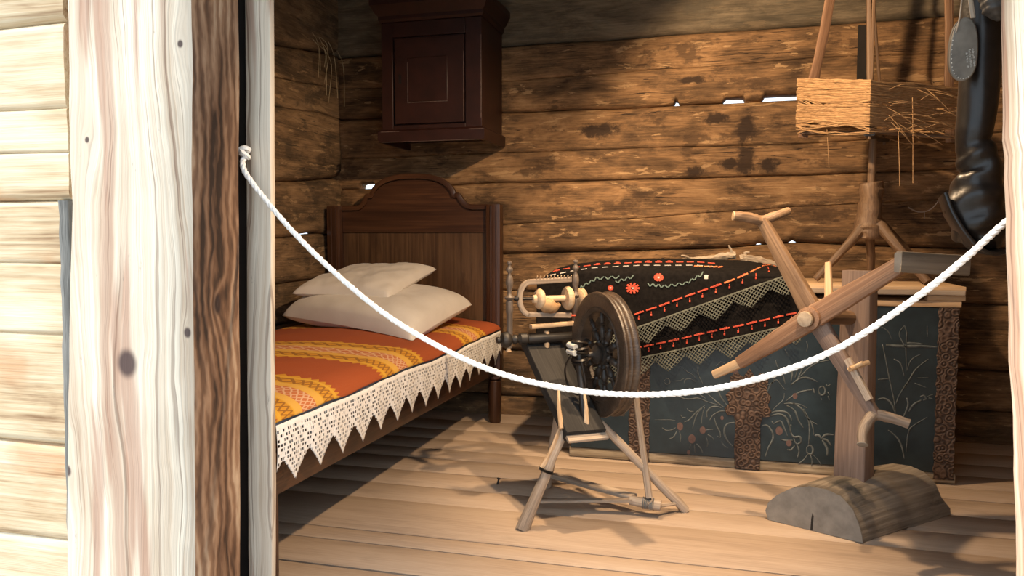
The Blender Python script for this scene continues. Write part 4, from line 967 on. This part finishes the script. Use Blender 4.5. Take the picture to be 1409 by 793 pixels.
m = M(); P = smooth_path([(.478, 1.985, 1.092), (.492, 1.978, 1.050), (.512, 1.972, 1.012), (.540, 1.970, .976), (.566, 1.972, .963), (.592, 1.98, .967)], 5)
m.loft(P, rrect(.0045, .034, .003), up=(0, 1, 0)); obj('sole', m, M_LEATHER, bt)
m = M(); m.beam((.600, 1.965, 1.55), (.596, 1.955, 1.25), .006, .006, n=8, rad=.002); obj('back_seam', m, M_SOLE, bt, label='pale stitched seam up the shaft')
m = M(); m.tube(smooth_path([(.55, 2.0, 1.56), (.55, 2.0, 1.9), (.55, 2.0, 2.379)], 4), .006, 6); obj('hanging_strap', m, M_LEATHER, bt)
sh = thing('hanging_shoe', (.50, 1.93, 1.34), 'flat grey leather shoe hung sole outwards with pale stamped marks', 'shoe')
def oval(u, v): pass
m = M(); poly = []
SX, SZ = .496, 1.404
for k_ in range(40):
    an = 2 * PI * k_ / 40; poly.append((.0305 * math.cos(an) * (1 - .10 * math.sin(an)) * (1 - .10 * math.cos(2 * an)), .068 * math.sin(an)))
so = M(); so.prism(poly, (SX, 1.925, SZ), (1, 0, 0), (.02, 0, 1), (0, .010, 0)); sl = obj('sole', so, M_SOLE, sh, bevel=.003)
m = M(); vs = []
m.loft([Vector((SX, 1.9355 + y, SZ + .003)) for y in (0, .012, .026, .038)], lambda i: [(p[0] * (-1) * (.97, 1.0, .86, .5)[i], p[1] * (.97, .97, .85, .5)[i]) for p in poly], up=(0, 0, 1)); obj('upper', m, M_RUBBER, sh, sharp=60)
m = M(); rr = random.Random(8)
for r_ in range(7):
    for c_ in range(3):
        x = SX + .004 + c_ * .0062 + .0008 * r_; z = SZ - .005 - r_ * .0056 + c_ * .0015
        if c_ == 0 and r_ in (0, 5): continue
        for s_ in range(2):
            m.box((x - .002, 1.9238, z - .0018 + s_ * .0028 - .0006), (x + rr.uniform(.0002, .0022), 1.9248, z - .0008 + s_ * .0028), 0)
        m.box((x - .002 + rr.choice((0, .0025)), 1.9238, z - .002), (x - .0012 + rr.choice((0, .0025)), 1.9248, z + .002), 2)
obj('stamped_marks', m, M_MARK, sl, label='three worn columns of tiny pale stamped characters')
m = M()
for k_ in range(17, 33):
    p = poly[k_ % 40]; m.lathe([(.0013, 0), (.0009, .0012)], (SX + p[0] * .9, 1.9245, SZ + p[1] * .93), (0, -1, 0), 8)
obj('nail_heads', m, M_MARK, sl)
m = M(); m.tube(smooth_path([(.478, 1.925, 1.44), (.487, 1.925, 1.50), (.490, 1.925, 1.7), (.49, 1.93, 2.379)], 4), .0018, 6); m.beam((.512, 1.93, 1.47), (.506, 1.935, 1.515), .010, .003, up=(0, 1, 0)); obj('string', m, M_GREYW, sh)
rb = thing('ribbed_overshoe', (.545, 1.90, 1.45), 'dark ribbed rubber overshoe hanging at the top beside the post', 'shoe')
m = M(); P = [Vector((lerp(.520, .556, t), 1.90, lerp(1.60, 1.455, t))) for t in [i / 48 for i in range(49)]]
m.loft(P, lambda i: [(a * (1 + .05 * math.sin(i * 1.3)) * min(1, .25 + (48 - i) / 12) , b * (1 + .05 * math.sin(i * 1.3)) * min(1, .3 + (48 - i) / 10)) for a, b in rrect(.026, .030, .016, 5)], up=(0, 1, 0)); obj('upper', m, M_RUBBER, rb, sharp=70)
m = M(); m.tube([(.522, 1.90, 1.59), (.52, 1.90, 2.379)], .003, 6); obj('string', m, M_GREYW, rb)

# ------------------------------------------------------------------ rope across the doorway
RP = [(-1.150, 1.722, 1.197), (-1.132, 1.70, 1.152), (-1.024, 1.70, 1.028), (-.908, 1.70, .922), (-.776, 1.70, .822), (-.648, 1.70, .751), (-.506, 1.70, .694), (-.369, 1.70, .665), (-.221, 1.70, .654), (-.064, 1.70, .667), (.085, 1.70, .706), (.226, 1.70, .771), (.359, 1.70, .870), (.448, 1.70, .951), (.530, 1.72, 1.030), (.60, 1.715, 1.09)]
P = smooth_path(RP, 14); m = M(); s_ = 0; hel = [[], [], []]
for i, p in enumerate(P):
    if i: s_ += (P[i] - P[i - 1]).length
    d = (P[min(i + 1, len(P) - 1)] - P[max(i - 1, 0)]).normalized(); a = d.cross(Vector((0, 1, 0))).normalized(); b = d.cross(a)
    for k_ in range(3):
        an = s_ * 2 * PI / .045 + k_ * 2 * PI / 3; hel[k_].append(p + a * .0032 * math.cos(an) + b * .0032 * math.sin(an))
for h_ in hel: m.tube(h_, .0043, 8)
m2 = M()
for dz, tl, r in ((.0, .5, .013), (.012, -.4, .012), (.004, 1.2, .013)):
    m2.lathe([(r, -.006), (r + .0055, 0), (r, .006), (r - .006, 0)], (-1.150, 1.722, 1.200 + dz), Vector((tl, .4, 1)), 14, closed=True)
m2.tube(smooth_path([(-1.150, 1.722, 1.20), (-1.155, 1.735, 1.215), (-1.162, 1.77, 1.22)], 4), .006, 8)
rope = thing('barrier_rope', (-.3, 1.70, .66), 'white twisted rope sagging across the doorway from post to post', 'rope')
obj('rope', m, M_ROPE, rope, sharp=80); obj('knot', m2, M_ROPE, rope, sharp=80)

# small things
m = M(); rr = random.Random(5)
for i in range(9):
    y = rr.uniform(3.85, 4.12); x = -2.13 + rr.uniform(-.01, .02); z = rr.uniform(2.03, 2.09); l = rr.uniform(.10, .32)
    m.tube(smooth_path([(x - .02, y, z), (x + .012, y + .01, z - l * .3), (x + .008 + rr.uniform(-.01, .02), y + rr.uniform(-.03, .03), z - l)], 5), .0016, 5)
obj('straw_wisps', m, M_TOW, None, label='dry straw wisps hanging from the joint of the left log wall', cat='straw', kind='stuff')
m = M(); m.tube(smooth_path([(.845, 4.20, 1.150), (.90, 4.165, 1.115), (.955, 4.15, 1.13), (1.0, 4.14, 1.20)], 5), (.0035, .002), 6); m.tube(smooth_path([(.925, 4.155, 1.118), (.925, 4.15, 1.08)], 3), .002, 6)
obj('twig', m, M_GREYW, None, label='thin grey forked twig stuck in the back wall behind the boot', cat='twig')
m = M(); m.lathe([(.0035, 0), (.0035, .022), (.008, .023), (.008, .026), (.002, .027)], (-.865, 2.985, -.001), (.25, .1, 1), 10); obj('nail', m, M_IRONB, None, label='small rusty nail standing up from the floorboards left of the spinning wheel', cat='nail')

# ------------------------------------------------------------------ light
w = bpy.data.worlds.new('sky'); SC.world = w; w.use_nodes = True; bg = w.node_tree.nodes['Background']; bg.inputs[0].default_value = (.80, .93, 1.06, 1); bg.inputs[1].default_value = SKY
def light(name, kind, loc, energy, color, **k):
    l = bpy.data.lights.new(name, kind); l.energy = energy; l.color = color
    for a, b in k.items(): setattr(l, a, b)
    o = bpy.data.objects.new(name, l); COL.objects.link(o); o.location = loc; return o
s = light('sun', 'SUN', (-6, -6, 9), SUN, (1, .95, .86), angle=math.radians(12)); s.rotation_euler = Vector(SUN_DIR).to_track_quat('-Z', 'Y').to_euler()
for loc, e, sz_, aim, bl in LAMPS:
    o = light('lamp', 'SPOT', loc, e, LAMP_COL, spot_size=math.radians(sz_), spot_blend=bl, shadow_soft_size=.03)
    o.rotation_euler = Vector(aim).to_track_quat('-Z', 'Y').to_euler()
cd = bpy.data.cameras.new('camera'); cam = bpy.data.objects.new('camera', cd); COL.objects.link(cam); SC.camera = cam
cd.sensor_width = 36; cd.lens = 36 * 1080 / 1409; cd.clip_start = .02
cam.location = (0, 0, 1.0); cam.rotation_euler = (math.radians(90 - 3.8), 0, math.radians(15.07))
vs_ = SC.view_settings; SC.display_settings.display_device = 'sRGB'; vs_.view_transform = 'Standard'; vs_.look = 'None'; vs_.exposure = EXPO; vs_.gamma = 1; vs_.use_curve_mapping = False
for o in bpy.data.objects:
    if '_o' in o: del o['_o']
